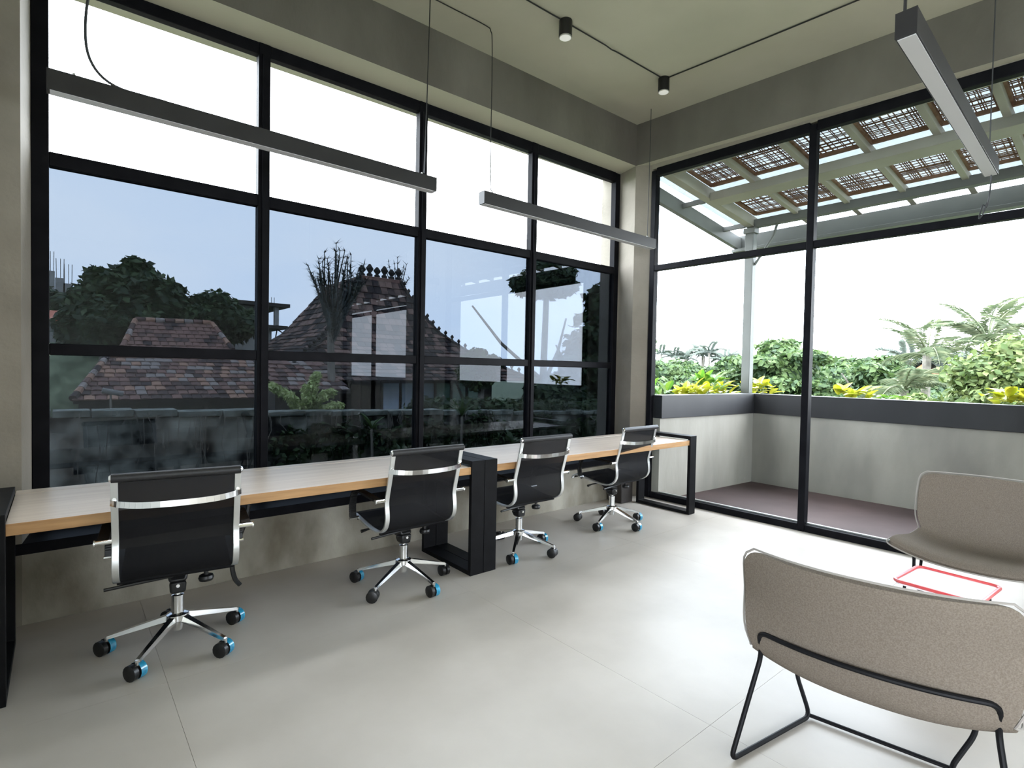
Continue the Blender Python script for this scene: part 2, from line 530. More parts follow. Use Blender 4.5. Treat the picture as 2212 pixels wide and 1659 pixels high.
# low wall under the windows
struct(MB().hexa([(XL, LY(XL, 0), -0.02), (0.02, 0, -0.02), (0.1, 0.5, -0.02), (XL, 0.5, -0.02), (XL, LY(XL, 0), 0.365), (0.02, 0, 0.365), (0.1, 0.5, 0.365), (XL, 0.5, 0.365)])
       .build('wall_front', M['dado'], smooth=False), 'stained raw concrete dado wall under the long window, behind the desks', 'wall')
struct(MB().box(XL - 0.25, XL, -3.9, LY(XL, 0), -0.1, ceil_z(XL, 0) + 0.1).build('wall_left', M['plaster'], smooth=False), 'pale plaster wall at the left edge', 'wall')
wb = MB()
wb.box(XL - 0.3, 0.4, YB - 0.25, YB, -0.1, 4.0)
struct(wb.build('wall_back', M['plaster'], smooth=False), 'plaster wall behind the camera', 'wall')
struct(MB().box(0.13, 0.45, -4.55, -3.29, -0.1, 3.6).build('wall_right', M['plaster'], smooth=False), 'pier between the balcony window and the next window', 'wall')
struct(MB().box(0.20, 0.45, YB, -7.55, -0.1, 3.5).build('wall_right', M['plaster'], smooth=False), 'end wall beyond the second window, outside the picture', 'wall')

# black sill plate over the dado
m = MB()
m.bar((XL + 0.1, LY(XL, -0.004), 0.392), (0.0, -0.004, 0.408), 0.055, 0.012, (0, 0, 1))
m.bar((XL + 0.1, LY(XL, 0.15), 0.415), (0.02, 0.15, 0.43), 0.012, 0.32, (0, 0, 1))
struct(m.build('trim_5', M['frame'], bevel=0.003), 'glossy black metal sill plate under the long window', 'sill')

# ------------------------------------------------------------------ window_1: long window, 4 bays x 3 rows
MX = [-4.917, -3.760, -2.510, -1.249, 0.030]
def zt(x): return 3.506 + 0.011 * x
def z1(x): return 2.508 + 0.007 * x
def z2(x): return 1.432 + 0.002 * x
def zb(x): return 0.45
win1 = struct(empty('window_1', (0, 0, 0)), 'long black framed window of twelve panes along the desk side', 'window')
for i, x in enumerate(MX):
    w = 0.075
    MB().bar((x, LY(x, WY), 0.42), (x, LY(x, WY), zt(x) + 0.10), w, 0.07, (1, 0, 0)).build('mullion', M['frame'], win1, bevel=0.004)
    if 0 < i < 4:   # slim stop bead proud of the mullion on its inner side
        MB().bar((x + 0.004, LY(x, WY) - 0.043, 0.45), (x + 0.004, LY(x, WY) - 0.043, zt(x)), 0.038, 0.016, (1, 0, 0)).build('stop_bead', M['frame'], win1)
for k, (zf, h) in enumerate(((zt, 0.0), (z1, 0.0), (z2, 0.0), (zb, 0.0))):
    for i in range(4):
        a, b = MX[i] + 0.0375, MX[i + 1] - 0.0375
        hh = {0: 0.125, 1: 0.078, 2: 0.066, 3: 0.07}[k]
        off = 0.060 if k == 0 else 0.0
        MB().bar((a, LY(a, WY), zf(a) + off), (b, LY(b, WY), zf(b) + off), hh, 0.06, (0, 0, 1)).build('transom', M['frame'], win1, bevel=0.004)
rows = [(zt, z1, 'g_clear', 0.0, 0.039), (z1, z2, 'g_tint', 0.039, 0.033), (z2, zb, 'g_tint', 0.033, 0.035)]
for i in range(4):
    a, b = MX[i] + 0.0375, MX[i + 1] - 0.0375
    for za, zb_, g, ta, tb in rows:
        gm = MB()
        y0, y1 = WY - 0.003, WY + 0.003
        gm.hexa([(a, LY(a, y0), zb_(a) + tb), (b, LY(b, y0), zb_(b) + tb), (b, LY(b, y1), zb_(b) + tb), (a, LY(a, y1), zb_(a) + tb),
                 (a, LY(a, y0), za(a) - ta), (b, LY(b, y0), za(b) - ta), (b, LY(b, y1), za(b) - ta), (a, LY(a, y1), za(a) - ta)])
        gm.build('glass_pane', M[g], win1, smooth=False, label=None if g == 'g_clear' else 'grey reflective film pane')

# ------------------------------------------------------------------ window_2: end wall glazing to the balcony, window_3 further along
def end_window(name, label, posts, zlo=0.0):
    w = struct(empty(name), label, 'window')
    def T(y): return 3.475 + 0.015 * y
    def Tr(y): return 2.485 + 0.001 * y
    for y in posts:
        x = RX(WX, y)
        MB().bar((x, y, 0.0), (x, y, T(y) + 0.06), 0.058, 0.075, (0, 1, 0)).build('mullion', M['frame'], w, bevel=0.004)
    for a, b in zip(posts[:-1], posts[1:]):
        a2, b2 = a - 0.029, b + 0.029
        for zf, h, o in ((T, 0.085, 0.042), (Tr, 0.06, 0), (lambda y: 0.03, 0.06, 0)):
            MB().bar((RX(WX, a2), a2, zf(a2) + o), (RX(WX, b2), b2, zf(b2) + o), h, 0.07, (0, 0, 1)).build('transom', M['frame'], w, bevel=0.004)
        MB().bar((RX(WX + 0.03, a2), a2, 0.066), (RX(WX + 0.03, b2), b2, 0.066), 0.012, 0.028, (0, 0, 1)).build('glazing_bead', M['brushed'], w)
        for lo, hi, e0, e1 in ((lambda y: 0.06, Tr, 0, -0.03), (Tr, T, 0.03, 0)):
            MB().hexa([(RX(WX - 0.003, a2), a2, lo(a2) + e0), (RX(WX - 0.003, b2), b2, lo(b2) + e0), (RX(WX + 0.003, b2), b2, lo(b2) + e0), (RX(WX + 0.003, a2), a2, lo(a2) + e0),
                       (RX(WX - 0.003, a2), a2, hi(a2) + e1), (RX(WX - 0.003, b2), b2, hi(b2) + e1), (RX(WX + 0.003, b2), b2, hi(b2) + e1), (RX(WX + 0.003, a2), a2, hi(a2) + e1)]
                      ).build('glass_pane', M['g_clear'], w, smooth=False)
    return w
end_window('window_2', 'tall black framed balcony window in the end wall', [-0.180, -1.773, -3.26])
end_window('window_3', 'black framed window further along the end wall, outside the picture', [-4.58, -6.05, -7.52])
# head above the end wall glazing
m = MB()
P = []
for top in (0, 1):
    for x, y in ((0.085, YB), (0.30, YB), (0.30, -0.15), (0.085, -0.15)):
        P.append((RX(x, y), y, (3.72 + 0.015 * y) if top else (3.553 + 0.015 * y)))
struct(m.hexa(P).build('trim_6', M['concrete'], smooth=False), 'concrete head strip above the glazed end wall', 'trim')

# ------------------------------------------------------------------ balcony
PX, PY = 2.005, -0.405
struct(MB().box(0.16, 2.20, -13.5, 0.0, -0.30, -0.02).build('balcony_floor', M['balcony'], smooth=False), 'mauve grey balcony floor screed', 'floor')
bal = struct(empty('wall_balcony'), 'weathered cement balcony parapet with a charcoal steel band on top', 'wall')
MB().box(PX, PX + 0.15, -13.5, PY + 0.15, -0.3, 1.06).build('parapet_wall', M['parapet'], bal, smooth=False)
PQ = -0.300                        # the side parapet runs slightly askew to the window
MB().hexa([(x, y, z) for z in (-0.3, 1.06) for x, y in ((0.132, PQ), (PX - 0.001, PY), (PX - 0.001, PY + 0.15), (0.132, PQ + 0.12))]).build('parapet_wall', M['parapet'], bal, smooth=False)
MB().box(PX - 0.02, PX + 0.17, -13.5, PY + 0.17, 0.865, 1.115).build('steel_band', M['band'], bal, bevel=0.004)
MB().hexa([(x, y, z) for z in (0.865, 1.115) for x, y in ((0.130, PQ - 0.02), (PX - 0.022, PY - 0.02), (PX - 0.022, PY + 0.17), (0.130, PQ + 0.14))]).build('steel_band', M['band'], bal, bevel=0.003)
m = MB()
m.box(2.18, 2.62, YB, 0.30, 0.55, 0.95)
m.box(0.40, 2.18, -0.22, 0.20, 0.55, 0.95)
struct(m.build('planter_bed', M['yard'], smooth=False), 'raised planter bed behind the balcony parapet', 'planter')

# ------------------------------------------------------------------ pergola over the balcony
def pz(x): return 3.505 - 0.112 * (x - 0.15)          # underside plane of the rafters
pg = tag(empty('pergola', (0, 0, 0)), 'white painted steel pergola with woven bamboo panels over the balcony', 'pergola')
raf = [-0.27, -0.84, -1.40, -1.93, -2.45, -2.90, -3.38, -3.90, -4.42, -4.94, -5.46, -5.98, -6.50, -7.02, -7.54, -8.06, -8.58, -9.10, -9.62, -10.14, -10.66, -11.18, -11.70, -12.22, -12.74]
def slopebar(y, x0, x1, w, h, up=0.0):
    m = MB()
    P = []
    for t in (0, h):
        for x, yy in ((x0, y - w / 2), (x1, y - w / 2), (x1, y + w / 2), (x0, y + w / 2)):
            P.append((x, yy, pz(x) + t + up))
    return m.hexa(P)
slopebar(-0.27, 0.16, 2.16, 0.10, 0.13, -0.02).build('end_beam', M['cream_paint'], pg, bevel=0.004)
for y in raf[1:]:
    slopebar(y, 0.16, 2.46, 0.055, 0.075, 0.03).build('rafter', M['cream_paint'], pg, bevel=0.003)
YE = -12.9
def ybar(x0, x1, z0, z1, y0, y1):
    return MB().box(x0, x1, y0, y1, z0, z1)
ybar(0.16, 0.26, pz(0.2) - 0.01, pz(0.2) + 0.10, YE, -0.33).build('wall_plate', M['cream_paint'], pg, bevel=0.004)
ybar(0.96, 1.22, pz(1.1) - 0.035, pz(1.1) + 0.06, YE, -0.325).build('purlin', M['cream_paint'], pg, bevel=0.004)
ybar(2.04, 2.14, pz(2.09) - 0.03, pz(2.09) + 0.07, YE, -0.325).build('outer_beam', M['white_paint'], pg, bevel=0.004)
# box gutter along outer edge and along the left end
g = MB()
g.box(2.50, 2.56, YE, 0.16, 3.10, 3.30)
g.box(2.38, 2.50, YE, 0.16, 3.06, 3.10)
g.build('fascia_beam', M['white_paint'], pg, bevel=0.004)
g = MB()
P = []
for t0, t1 in ((-0.075, 0.10),):
    for t in (t0, t1):
        for x, yy in ((0.30, 0.08), (2.50, 0.08), (2.50, 0.14), (0.30, 0.14)):
            P.append((x, yy, 3.47 - 0.135 * (x - 0.3) + t))
g.hexa(P)
g.build('side_fascia', M['white_paint'], pg, bevel=0.004)
for x in (1.02, 2.0):
    MB().box(x, x + 0.035, -0.22, 0.08, pz(x) - 0.03, pz(x) + 0.03).build('outrigger', M['white_paint'], pg, bevel=0.003)
MB().box(2.03, 2.13, -0.325, -0.215, 1.115, pz(2.09) - 0.031).build('post', M['white_paint'], pg, bevel=0.005)
MB().tube([(2.08, -0.33, 2.78), (2.08, -0.56, 3.12), (2.08, -0.60, pz(2.09) - 0.04)], 0.018, 8).build('brace', M['white_paint'], pg)
bk = MB()
bk.box(2.015, 2.145, -0.345, -0.195, pz(2.09) - 0.10, pz(2.09) - 0.03)
bk.build('post_cap', M['white_paint'], pg, bevel=0.004)

def lattice(y0, y1, x0, x1, seed):
    """woven panel: irregular thin slats both ways, laid above the rafters"""
    r = random.Random(seed)
    m = MB()
    e = 0.022
    up = 0.108
    fr = 0.035
    # edge boards
    for yy in (y0, y1):
        P = []
        for t in (0, 0.03):
            for x, q in ((x0, yy - fr / 2), (x1, yy - fr / 2), (x1, yy + fr / 2), (x0, yy + fr / 2)):
                P.append((x, q, pz(x) + up - 0.02 + t))
        m.hexa(P)
    for xx in (x0, x1):
        m.box(xx - fr / 2, xx + fr / 2, y0, y1, pz(xx) + up - 0.02, pz(xx) + up + 0.01)
    x = x0 + 0.02
    while x < x1 - 0.02:
        w = r.choice((0.006, 0.007, 0.008, 0.014))
        m.box(x, x + w, y0, y1, pz(x) + up, pz(x) + up + 0.005)
        x += w + r.choice((0.008, 0.012, 0.016, 0.03, 0.05))
    y = y0 + 0.02
    while y < y1 - 0.02:
        w = r.choice((0.006, 0.007, 0.008, 0.014))
        P = []
        for t in (0, 0.005):
            for xx, q in ((x0, y), (x1, y), (x1, y + w), (x0, y + w)):
                P.append((xx, q, pz(xx) + up + 0.006 + t))
        m.hexa(P)
        y += w + r.choice((0.008, 0.012, 0.016, 0.03, 0.05))
    return m
sh_ = MB()
sh_.hexa([(0.27, YE, pz(0.27) + 0.135), (2.46, YE, pz(2.46) + 0.135), (2.46, 0.07, pz(2.46) + 0.135), (0.27, 0.07, pz(0.27) + 0.135),
          (0.27, YE, pz(0.27) + 0.141), (2.46, YE, pz(2.46) + 0.141), (2.46, 0.07, pz(2.46) + 0.141), (0.27, 0.07, pz(0.27) + 0.141)])
sh_.build('sky_dimming_sheet', M['sheet'], pg, smooth=False)  # added sheet that dims the sky so the thin slats show
yed = [-0.34] + raf[1:]
for k in range(len(yed) - 1):
    ya, yb = yed[k + 1] + 0.03, yed[k] - 0.03
    lattice(ya, yb, 0.30, 0.93, 10 + k).build('bamboo_panel', M['bamboo'], pg, smooth=False)
    lattice(ya, yb, 1.26, 1.98, 40 + k).build('bamboo_panel', M['bamboo'], pg, smooth=False)

# ------------------------------------------------------------------ desks
def loop_leg(x0, x1, yf, yb, z1, t=0.03):
    """one rectangular loop of flat black steel, x0..x1 wide"""
    m = MB()
    O = [(yf, 0.0), (yb, 0.0), (yb, z1), (yf, z1)]
    I = [(yf + t, t), (yb - t, t), (yb - t, z1 - t), (yf + t, z1 - t)]
    vs = [(x, y, z) for x in (x0, x1) for y, z in O + I]
    fs = []
    for j in range(4):
        k = (j + 1) % 4
        fs += [(j, k, 4 + k, 4 + j), (8 + j, 12 + j, 12 + k, 8 + k), (j, 8 + j, 8 + k, k), (4 + j, 4 + k, 12 + k, 12 + j)]
    return m.add(vs, fs)
def make_desk(x0, x1, label, yf=-0.890, yb=-0.270):
    t = tag(empty('desk', ((x0 + x1) / 2, (yf + yb) / 2, 0)), label, 'desk', 'long desks along the window')
    cx, cy = t.location.x, t.location.y
    lw = 0.103
    for a in (x0 + 0.001, x1 - lw - 0.001):
        loop_leg(a - cx, a + lw - cx, yf - cy, yb - cy, 0.756).build('leg', M['black'], t, bevel=0.002)
    top = MB().box(x0 + lw - cx, x1 - lw - cx, yf + 0.012 - cy, yb + 0.02 - cy, 0.668, 0.716)
    me = top.mesh('tabletop', [M['wood_top'], M['wood_edge']], smooth=False)
    for p in me.polygons:
        p.material_index = 0 if p.normal.z > 0.5 else 1
    link('tabletop', me, t, bevel=0.002)
    MB().box(x0 + lw - cx, x1 - lw - cx, yb + 0.026 - cy, yb + 0.115 - cy, 0.690, 0.716).build('rear_strip', M['wood_top'], t, bevel=0.002)
    # cable tray and crossbar under the top
    m = MB()
    m.box(x0 + 0.35 - cx, x1 - 0.35 - cx, yb - 0.16 - cy, yb - 0.10 - cy, 0.600, 0.667)
    m.build('cable_tray', M['black'], t, bevel=0.003)
    for xx in (x0 + 0.62, x1 - 0.62):
        MB().box(xx - 0.03 - cx, xx + 0.03 - cx, yf + 0.10 - cy, yb - 0.10 - cy, 0.640, 0.667).build('support_bar', M['black'], t, bevel=0.002)
    return t
make_desk(-2.672, -0.112, 'right desk with oak top and black steel loop legs, its end beside the balcony window')
make_desk(-5.103, -2.674, 'left desk with oak top and black steel loop legs, reaching the left column')

# black box standing under the right desk by the column
m = MB().box(-0.40, -0.215, -0.225, -0.045, 0.0, 0.33)
tag(m.build('equipment_box', M['box'], bevel=0.006), 'small black box standing on the floor under the right end of the desk', 'box')

# ------------------------------------------------------------------ office chairs
PROF = [(-0.285, 0.872), (-0.268, 0.80), (-0.242, 0.70), (-0.220, 0.625), (-0.214, 0.58), (-0.222, 0.52), (-0.220, 0.475), (-0.198, 0.435), (-0.150, 0.405),
        (-0.09, 0.397), (0.0, 0.403), (0.10, 0.418), (0.19, 0.432), (0.235, 0.430), (0.262, 0.415), (0.270, 0.395)]
PROFS = [(p.x, p.y) for p in spline([(y, z, 0) for y, z in PROF], 3)]
def make_chair(label):
    t = tag(empty('office_chair'), label, 'chair', 'office chairs along the desks')
    half = 0.215
    for s in (-1, 1):
        xa, xb = sorted((s * half, s * (half + 0.026)))
        MB().ribbon(PROFS, xa, xb, 0.012).build('side_rail', M['brushed'], t, bevel=0.002)
    split = 24
    MB().ribbon([(y + 0.002, z) for y, z in PROFS[:split + 1]], -half, half, 0.004).build('backrest', M['mesh'], t)
    MB().ribbon([(y, z + 0.004) for y, z in PROFS[split:]], -half, half, 0.010).build('seat', M['mesh'], t)
    # seat stitched pad edge
    rl = MB().tube([(-0.238, -0.288, 0.880), (0.238, -0.288, 0.880)], 0.019, 12).build('top_roll', M['roll'], t)
    for s in (-1, 1):
        MB().tube([(s * 0.2385, -0.288, 0.880), (s * 0.246, -0.288, 0.880)], [0.0165, 0.011], 12).build('end_cap', M['chrome'], rl)
    # chrome cross brace behind the back
    br = [(-0.240, -0.262, 0.775), (-0.205, -0.300, 0.772), (-0.13, -0.325, 0.766), (0, -0.333, 0.764), (0.13, -0.325, 0.766), (0.205, -0.300, 0.772), (0.240, -0.262, 0.775)]
    b = MB()
    q = spline(br, 4)
    for a, c_ in zip(q[:-1], q[1:]):
        b.bar(a, c_, 0.026, 0.009, (0, 0, 1))
    b = b.build('cross_brace', M['chrome'], t)
    for s in (-1, 1):
        MB().tube([(s * 0.228, -0.268, 0.79), (s * 0.228, -0.280, 0.79)], 0.008, 8).build('screw', M['chrome'], b)
    # armrests: black loops with chrome mounts
    for s in (-1, 1):
        x = s * 0.272
        prof = fillet([(x, -0.215, 0.600), (x, 0.02, 0.616), (x, 0.125, 0.606), (x, 0.155, 0.50), (x, 0.140, 0.425)], 0.06, 6)
        a = MB()
        for p, q_ in zip(prof[:-1], prof[1:]):
            a.bar(p, q_, 0.042, 0.015, (1, 0, 0))
        a = a.build('armrest', M['plastic'], t, bevel=0.002)
        for yy, zz in ((-0.213, 0.600), (0.138, 0.432)):
            MB().tube([(s * 0.238, yy, zz), (s * 0.296, yy, zz)], 0.009, 8).build('arm_mount', M['chrome'], a)
        MB().tube([(s * 0.296, -0.213, 0.600), (s * 0.302, -0.213, 0.600)], 0.014, 10).build('arm_knob', M['chrome'], a)
    # underframe
    for yy in (-0.13, 0.17):
        MB().tube([(-0.228, yy, 0.392 + (0.022 if yy > 0 else 0)), (0.228, yy, 0.392 + (0.022 if yy > 0 else 0))], 0.010, 8).build('seat_crossbar', M['black'], t)
    me_ = MB()
    me_.hexa([(-0.032, -0.036, 0.264), (0.032, -0.036, 0.264), (0.032, 0.030, 0.262), (-0.032, 0.030, 0.262),
              (-0.036, -0.040, 0.325), (0.036, -0.040, 0.325), (0.036, 0.055, 0.300), (-0.036, 0.055, 0.300)])
    me_.hexa([(-0.036, -0.040, 0.322), (0.036, -0.040, 0.322), (0.036, 0.055, 0.298), (-0.036, 0.055, 0.298),
              (-0.052, 0.010, 0.388), (0.052, 0.010, 0.388), (0.052, 0.170, 0.400), (-0.052, 0.170, 0.400)])
    mech = me_.build('tilt_mechanism', M['plastic'], t, bevel=0.012)
    MB().tube([(0, -0.046, 0.305), (0, -0.037, 0.305)], 0.008, 10).build('bolt', M['chrome'], mech)
    MB().box(-0.085, 0.085, -0.10, 0.16, 0.372, 0.392).build('mounting_plate', M['plastic'], t, bevel=0.004)
    MB().tube([(-0.02, -0.10, 0.376), (-0.16, -0.12, 0.374), (-0.275, -0.125, 0.368)], 0.0075, 8).build('tilt_lever', M['plastic'], t)
    MB().tube([(-0.05, 0.06, 0.370), (-0.20, 0.07, 0.366), (-0.25, 0.07, 0.360)], [0.006, 0.006, 0.011], 8).build('height_lever', M['plastic'], t)
    MB().lathe([(0.010, 0.375), (0.010, 0.345), (0.030, 0.342), (0.034, 0.330), (0.030, 0.318), (0.012, 0.316)], 14, (0.115, -0.06, 0)).build('tension_knob', M['plastic'], t)
    MB().lathe([(0.0135, 0.300), (0.0135, 0.240)], 14).build('gas_lift', M['chrome'], t)
    MB().lathe([(0.024, 0.252), (0.027, 0.250), (0.026, 0.180), (0.028, 0.160)], 16).build('column', M['chrome'], t)
    MB().lathe([(0.028, 0.168), (0.048, 0.160), (0.050, 0.135), (0.028, 0.122), (0.024, 0.085), (0.019, 0.080)], 20).build('base_hub', M['chrome'], t)
    # star base
    legm = MB()
    L = 0.285
    legm.hexa([(0.030, -0.019, 0.132), (L, -0.010, 0.074), (L, 0.010, 0.074), (0.030, 0.019, 0.132),
               (0.030, -0.014, 0.160), (L, -0.008, 0.088), (L, 0.008, 0.088), (0.030, 0.014, 0.160)])
    leg_me = legm.mesh('leg', M['chrome'])
    stem_me = MB().tube([(0, 0, 0.076), (0, 0, 0.052)], 0.0065, 8).mesh('caster_stem', M['chrome'])
    wm = MB()
    for a, c_ in ((-0.027, -0.003), (0.003, 0.027)):
        wm.tube([(-0.012, a, 0.031), (-0.012, a + 0.003, 0.031), (-0.012, c_ - 0.003, 0.031), (-0.012, c_, 0.031)], [0.026, 0.031, 0.031, 0.026], 14)
    wm.bar((-0.014, 0, 0.030), (0.004, 0, 0.058), 0.008, 0.018, (0, 1, 0))
    wheel_me = wm.mesh('caster', M['plastic'])
    fm = MB()
    fm.tube([(-0.012, 0.0025, 0.031), (-0.012, 0.0275, 0.031)], 0.0325, 14, caps=False)
    fm.tube([(-0.012, 0.0275, 0.031), (-0.012, 0.0278, 0.031)], [0.0325, 0.012], 14, caps=False)
    film_me = fm.mesh('blue_film', M['blue'])
    return t, leg_me, stem_me, wheel_me, film_me
CD = [  # base centre, first base-leg angle, seat yaw, caster swivels, which casters wear film
    ((-4.403, -0.753), 15.0, -7.5, 'black mesh office chair at the left end of the left desk, nearest the left column', (10, 30, 20, 15, 40), (1, 1, 1, 1, 1)),
    ((-3.185, -0.736), 64.0, 0.0, 'black mesh office chair at the left desk, just left of the double black leg', (60, 80, 200, 10, -20), (1, 1, 0, 1, 0)),
    ((-2.200, -0.698), 6.0, 0.0, 'black mesh office chair at the right desk, just right of the double black leg', (70, 30, 10, 20, 150), (1, 0, 0, 1, 0)),
    ((-1.051, -0.636), 54.0, 1.5, 'black mesh office chair at the right end of the desks, nearest the balcony window', (60, 190, 80, 100, 40), (0, 0, 1, 1, 1)),
]
chair0, leg_me, stem_me, wheel_me, film_me = make_chair(CD[0][3])
SWB = (-46, -70, -84, -94)      # mean caster swivel of each chair
index_children()
for i, ((cx, cy), a0, yaw, lab, sw, fl) in enumerate(CD):
    t = chair0 if i == 0 else copy_tree(chair0)
    t['label'] = lab
    t.location = (cx, cy, 0)
    t.rotation_euler = (0, 0, math.radians(yaw))
    for k in range(5):
        an = math.radians(a0 + 72 * k - yaw)
        lg = link('leg', leg_me, t)
        lg.rotation_euler = (0, 0, an)
        cs = link('caster', wheel_me, t)
        cs.scale = (1.12, 1.12, 1.12)
        cs.location = (0.288 * math.cos(an), 0.288 * math.sin(an), 0)
        # swivel given in world degrees: direction in which the axle points
        cs.rotation_euler = (0, 0, math.radians((sw[k] - 60) * 0.22 + SWB[i] - yaw))
        st = link('caster_stem', stem_me, cs)
        if fl[k]:
            link('blue_film', film_me, cs, label='glossy blue protective film')

# ------------------------------------------------------------------ lounge chairs
def lounge(name_label, loc, F, shell, W=0.37):
    """local frame: +x forward, +y to its left; origin on the floor under the back's lower edge"""
    t = tag(empty('lounge_chair', loc, math.atan2(F[1], F[0])), name_label, 'chair', 'low lounge chairs by the balcony window')
    # profile (forward, height) from back top to seat front
    prof = [(-0.125, 0.735), (-0.105, 0.66), (-0.075, 0.56), (-0.045, 0.45), (-0.012, 0.355), (0.035, 0.312), (0.12, 0.298), (0.25, 0.308), (0.38, 0.330), (0.50, 0.348), (0.575, 0.345), (0.60, 0.325)]
    q = spline([(a, b, 0) for a, b in prof], 3)
    n = 17
    vs, fs = [], []
    K = len(q)
    for i, p in enumerate(q):
        s = i / (K - 1)
        back = max(0.0, 1 - s / 0.42)
        wing = 0.085 * min(1, back * 1.6 + 0.12)
        w = W * (1.0 - 0.02 * back if s < 0.42 else 0.98)
        # narrow near the bend, where the shell is cut in
        w *= 1 - 0.07 * math.exp(-((s - 0.40) / 0.07) ** 2)
        lift = 0.055 * (1 - back)
        for j in range(n):
            u = -1 + 2 * j / (n - 1)
            # rounded top corners
            uu = u
            x = p.x + wing * abs(u) ** 2.2
            z = p.y + lift * abs(u) ** 2.5
            uu = u * {0: 0.90, 1: 0.972, 2: 0.995, K - 1: 0.93, K - 2: 0.98}.get(i, 1.0)
            vs.append((x, uu * w, z))
    for i in range(K - 1):
        for j in range(n - 1):
            a = i * n + j
            fs.append((a, a + 1, a + n + 1, a + n))
    me = bpy.data.meshes.new('seat_shell')
    me.from_pydata(vs, [], fs)
    me.materials.append(M[shell])
    me.polygons.foreach_set('use_smooth', [True] * len(me.polygons))
    me.update()
    sh = link('seat_shell', me, t)
    so = sh.modifiers.new('solid', 'SOLIDIFY')
    so.thickness = 0.034
    so.offset = 0
    bv = sh.modifiers.new('bevel', 'BEVEL')
    bv.width = 0.012
    bv.segments = 3
    bv.angle_limit = 0.9
    ss = sh.modifiers.new('sub', 'SUBSURF')
    ss.levels = 1
    ss.render_levels = 1
    # piping along the rim
    rim = []
    g = lambda i, j: Vector(vs[i * n + j])
    rim += [g(0, j) for j in range(0, n)]
    rim += [g(i, n - 1) for i in range(1, K - 1)]
    rim += [g(K - 1, j) for j in range(n - 1, -1, -1)]
    rim += [g(i, 0) for i in range(K - 2, 0, -1)]
    ctr = Vector((0.15, 0, 0.45))
    MB().tube([p + (p - ctr).normalized() * 0.013 for p in rim], 0.0038, 6, closed=True).build('piping', M['seam'], sh)
    # bent-rod frame
    r = 0.0085
    yw = 0.318
    def backpt(y, z, off=-0.030):
        # on the rear of the back
        u = y / W
        i = min(range(K), key=lambda k: abs(q[k].y - z) + (0 if k < K * 0.4 else 9))
        return Vector((q[i].x + 0.085 * abs(u) ** 2.2 + off, y, z))
    top = [backpt(y, 0.445, -0.034) for y in np.linspace(yw, -yw, 9)]
    knee_l, knee_r = backpt(yw, 0.345, -0.040), backpt(-yw, 0.345, -0.040)
    front = [Vector((0.30, 0.285, 0.318)), Vector((0.40, 0.285, 0.318)), Vector((0.405, 0.28, 0.13)), Vector((0.345, 0.215, 0.010)), Vector((-0.115, 0.372, 0.010)), knee_l]
    loop = front + top + [Vector((p.x, -p.y, p.z)) for p in reversed(front)]
    MB().tube(fillet(loop, 0.035, 5), r, 10).build('rod_frame', M['black'], t)
    MB().tube([(0.345, 0.215, 0.012), (0.345, -0.215, 0.012)], r * 0.9, 10).build('floor_rod', M['black'], t)
    return t
lounge('taupe felt lounge chair in the right foreground seen from behind, black rod frame', (-2.865, -3.168, 0), (0.984, 0.178), 'felt')
lounge('taupe lounge chair by the balcony window, its seat facing the camera', (-0.515, -3.115, 0), (-1.0, 0.0), 'felt')

# small tray table between them
tt = tag(empty('side_table', (-1.52, -3.105, 0), math.radians(-4)), 'low white side table with a red rim between the two lounge chairs', 'table')
def rrect(hx, hy, r, z, n=5):
    out = []
    for cx_, cy_, a0 in ((hx - r, hy - r, 0), (-hx + r, hy - r, 90), (-hx + r, -hy + r, 180), (hx - r, -hy + r, 270)):
        for k in range(n + 1):
            a = math.radians(a0 + 90 * k / n)
            out.append((cx_ + r * math.cos(a), cy_ + r * math.sin(a), z))
    return out
P0, P1 = rrect(0.165, 0.165, 0.03, 0.338), rrect(0.165, 0.165, 0.03, 0.352)
nn = len(P0)
MB().add(P0 + P1, [tuple(range(nn - 1, -1, -1)), tuple(range(nn, 2 * nn))] + [(i, (i + 1) % nn, nn + (i + 1) % nn, nn + i) for i in range(nn)]).build('table_top', M['tray'], tt, smooth=False)
MB().tube(rrect(0.168, 0.168, 0.032, 0.354), 0.0085, 8, closed=True).build('rim', M['red'], tt)
for a, b in ((1, 1), (1, -1), (-1, 1), (-1, -1)):
    MB().tube([(a * 0.13, b * 0.13, 0.338), (a * 0.155, b * 0.155, 0.0)], 0.007, 8).build('leg', M['black'], tt)

# ------------------------------------------------------------------ ceiling lights, pendants, cables
def spot(x, y, label):
    z = ceil_z(x, y)
    t = tag(empty('ceiling_spotlight', (x, y, z)), label, 'lamp', 'black ceiling spotlights')
    MB().lathe([(0.048, 0.0), (0.050, -0.004), (0.050, -0.118), (0.047, -0.120), (0.043, -0.116)], 24).build('housing', M['plastic'], t)
    MB().lathe([(0.046, -0.1195), (0.046, -0.128), (0.043, -0.1285)], 24).build('lens_ring', M['brushed'], t)
    MB().lathe([(0.042, -0.122), (0.042, -0.1292)], 24).build('lens', M['lamp_glow'], t)
spot(-1.905, -0.785, 'black cylinder spotlight on the ceiling nearer the left beam, along the cable')
spot(-0.640, -0.782, 'black cylinder spotlight at the bend of the ceiling cable, nearest the corner')
def ccable(pts, r, label, name='ceiling_cable'):
    tag(MB().tube(spline([(x, y, ceil_z(x, y) - 0.008 - d) for x, y, d in pts], 4), r, 6).build(name, M['cable']), label, 'cable')
ccable([(-4.2, -0.790, 0), (-3.2, -0.785, 0), (-2.183, -0.780, 0), (-1.960, -0.783, 0)], 0.0055, 'black cable along the ceiling running left from the first spotlight')
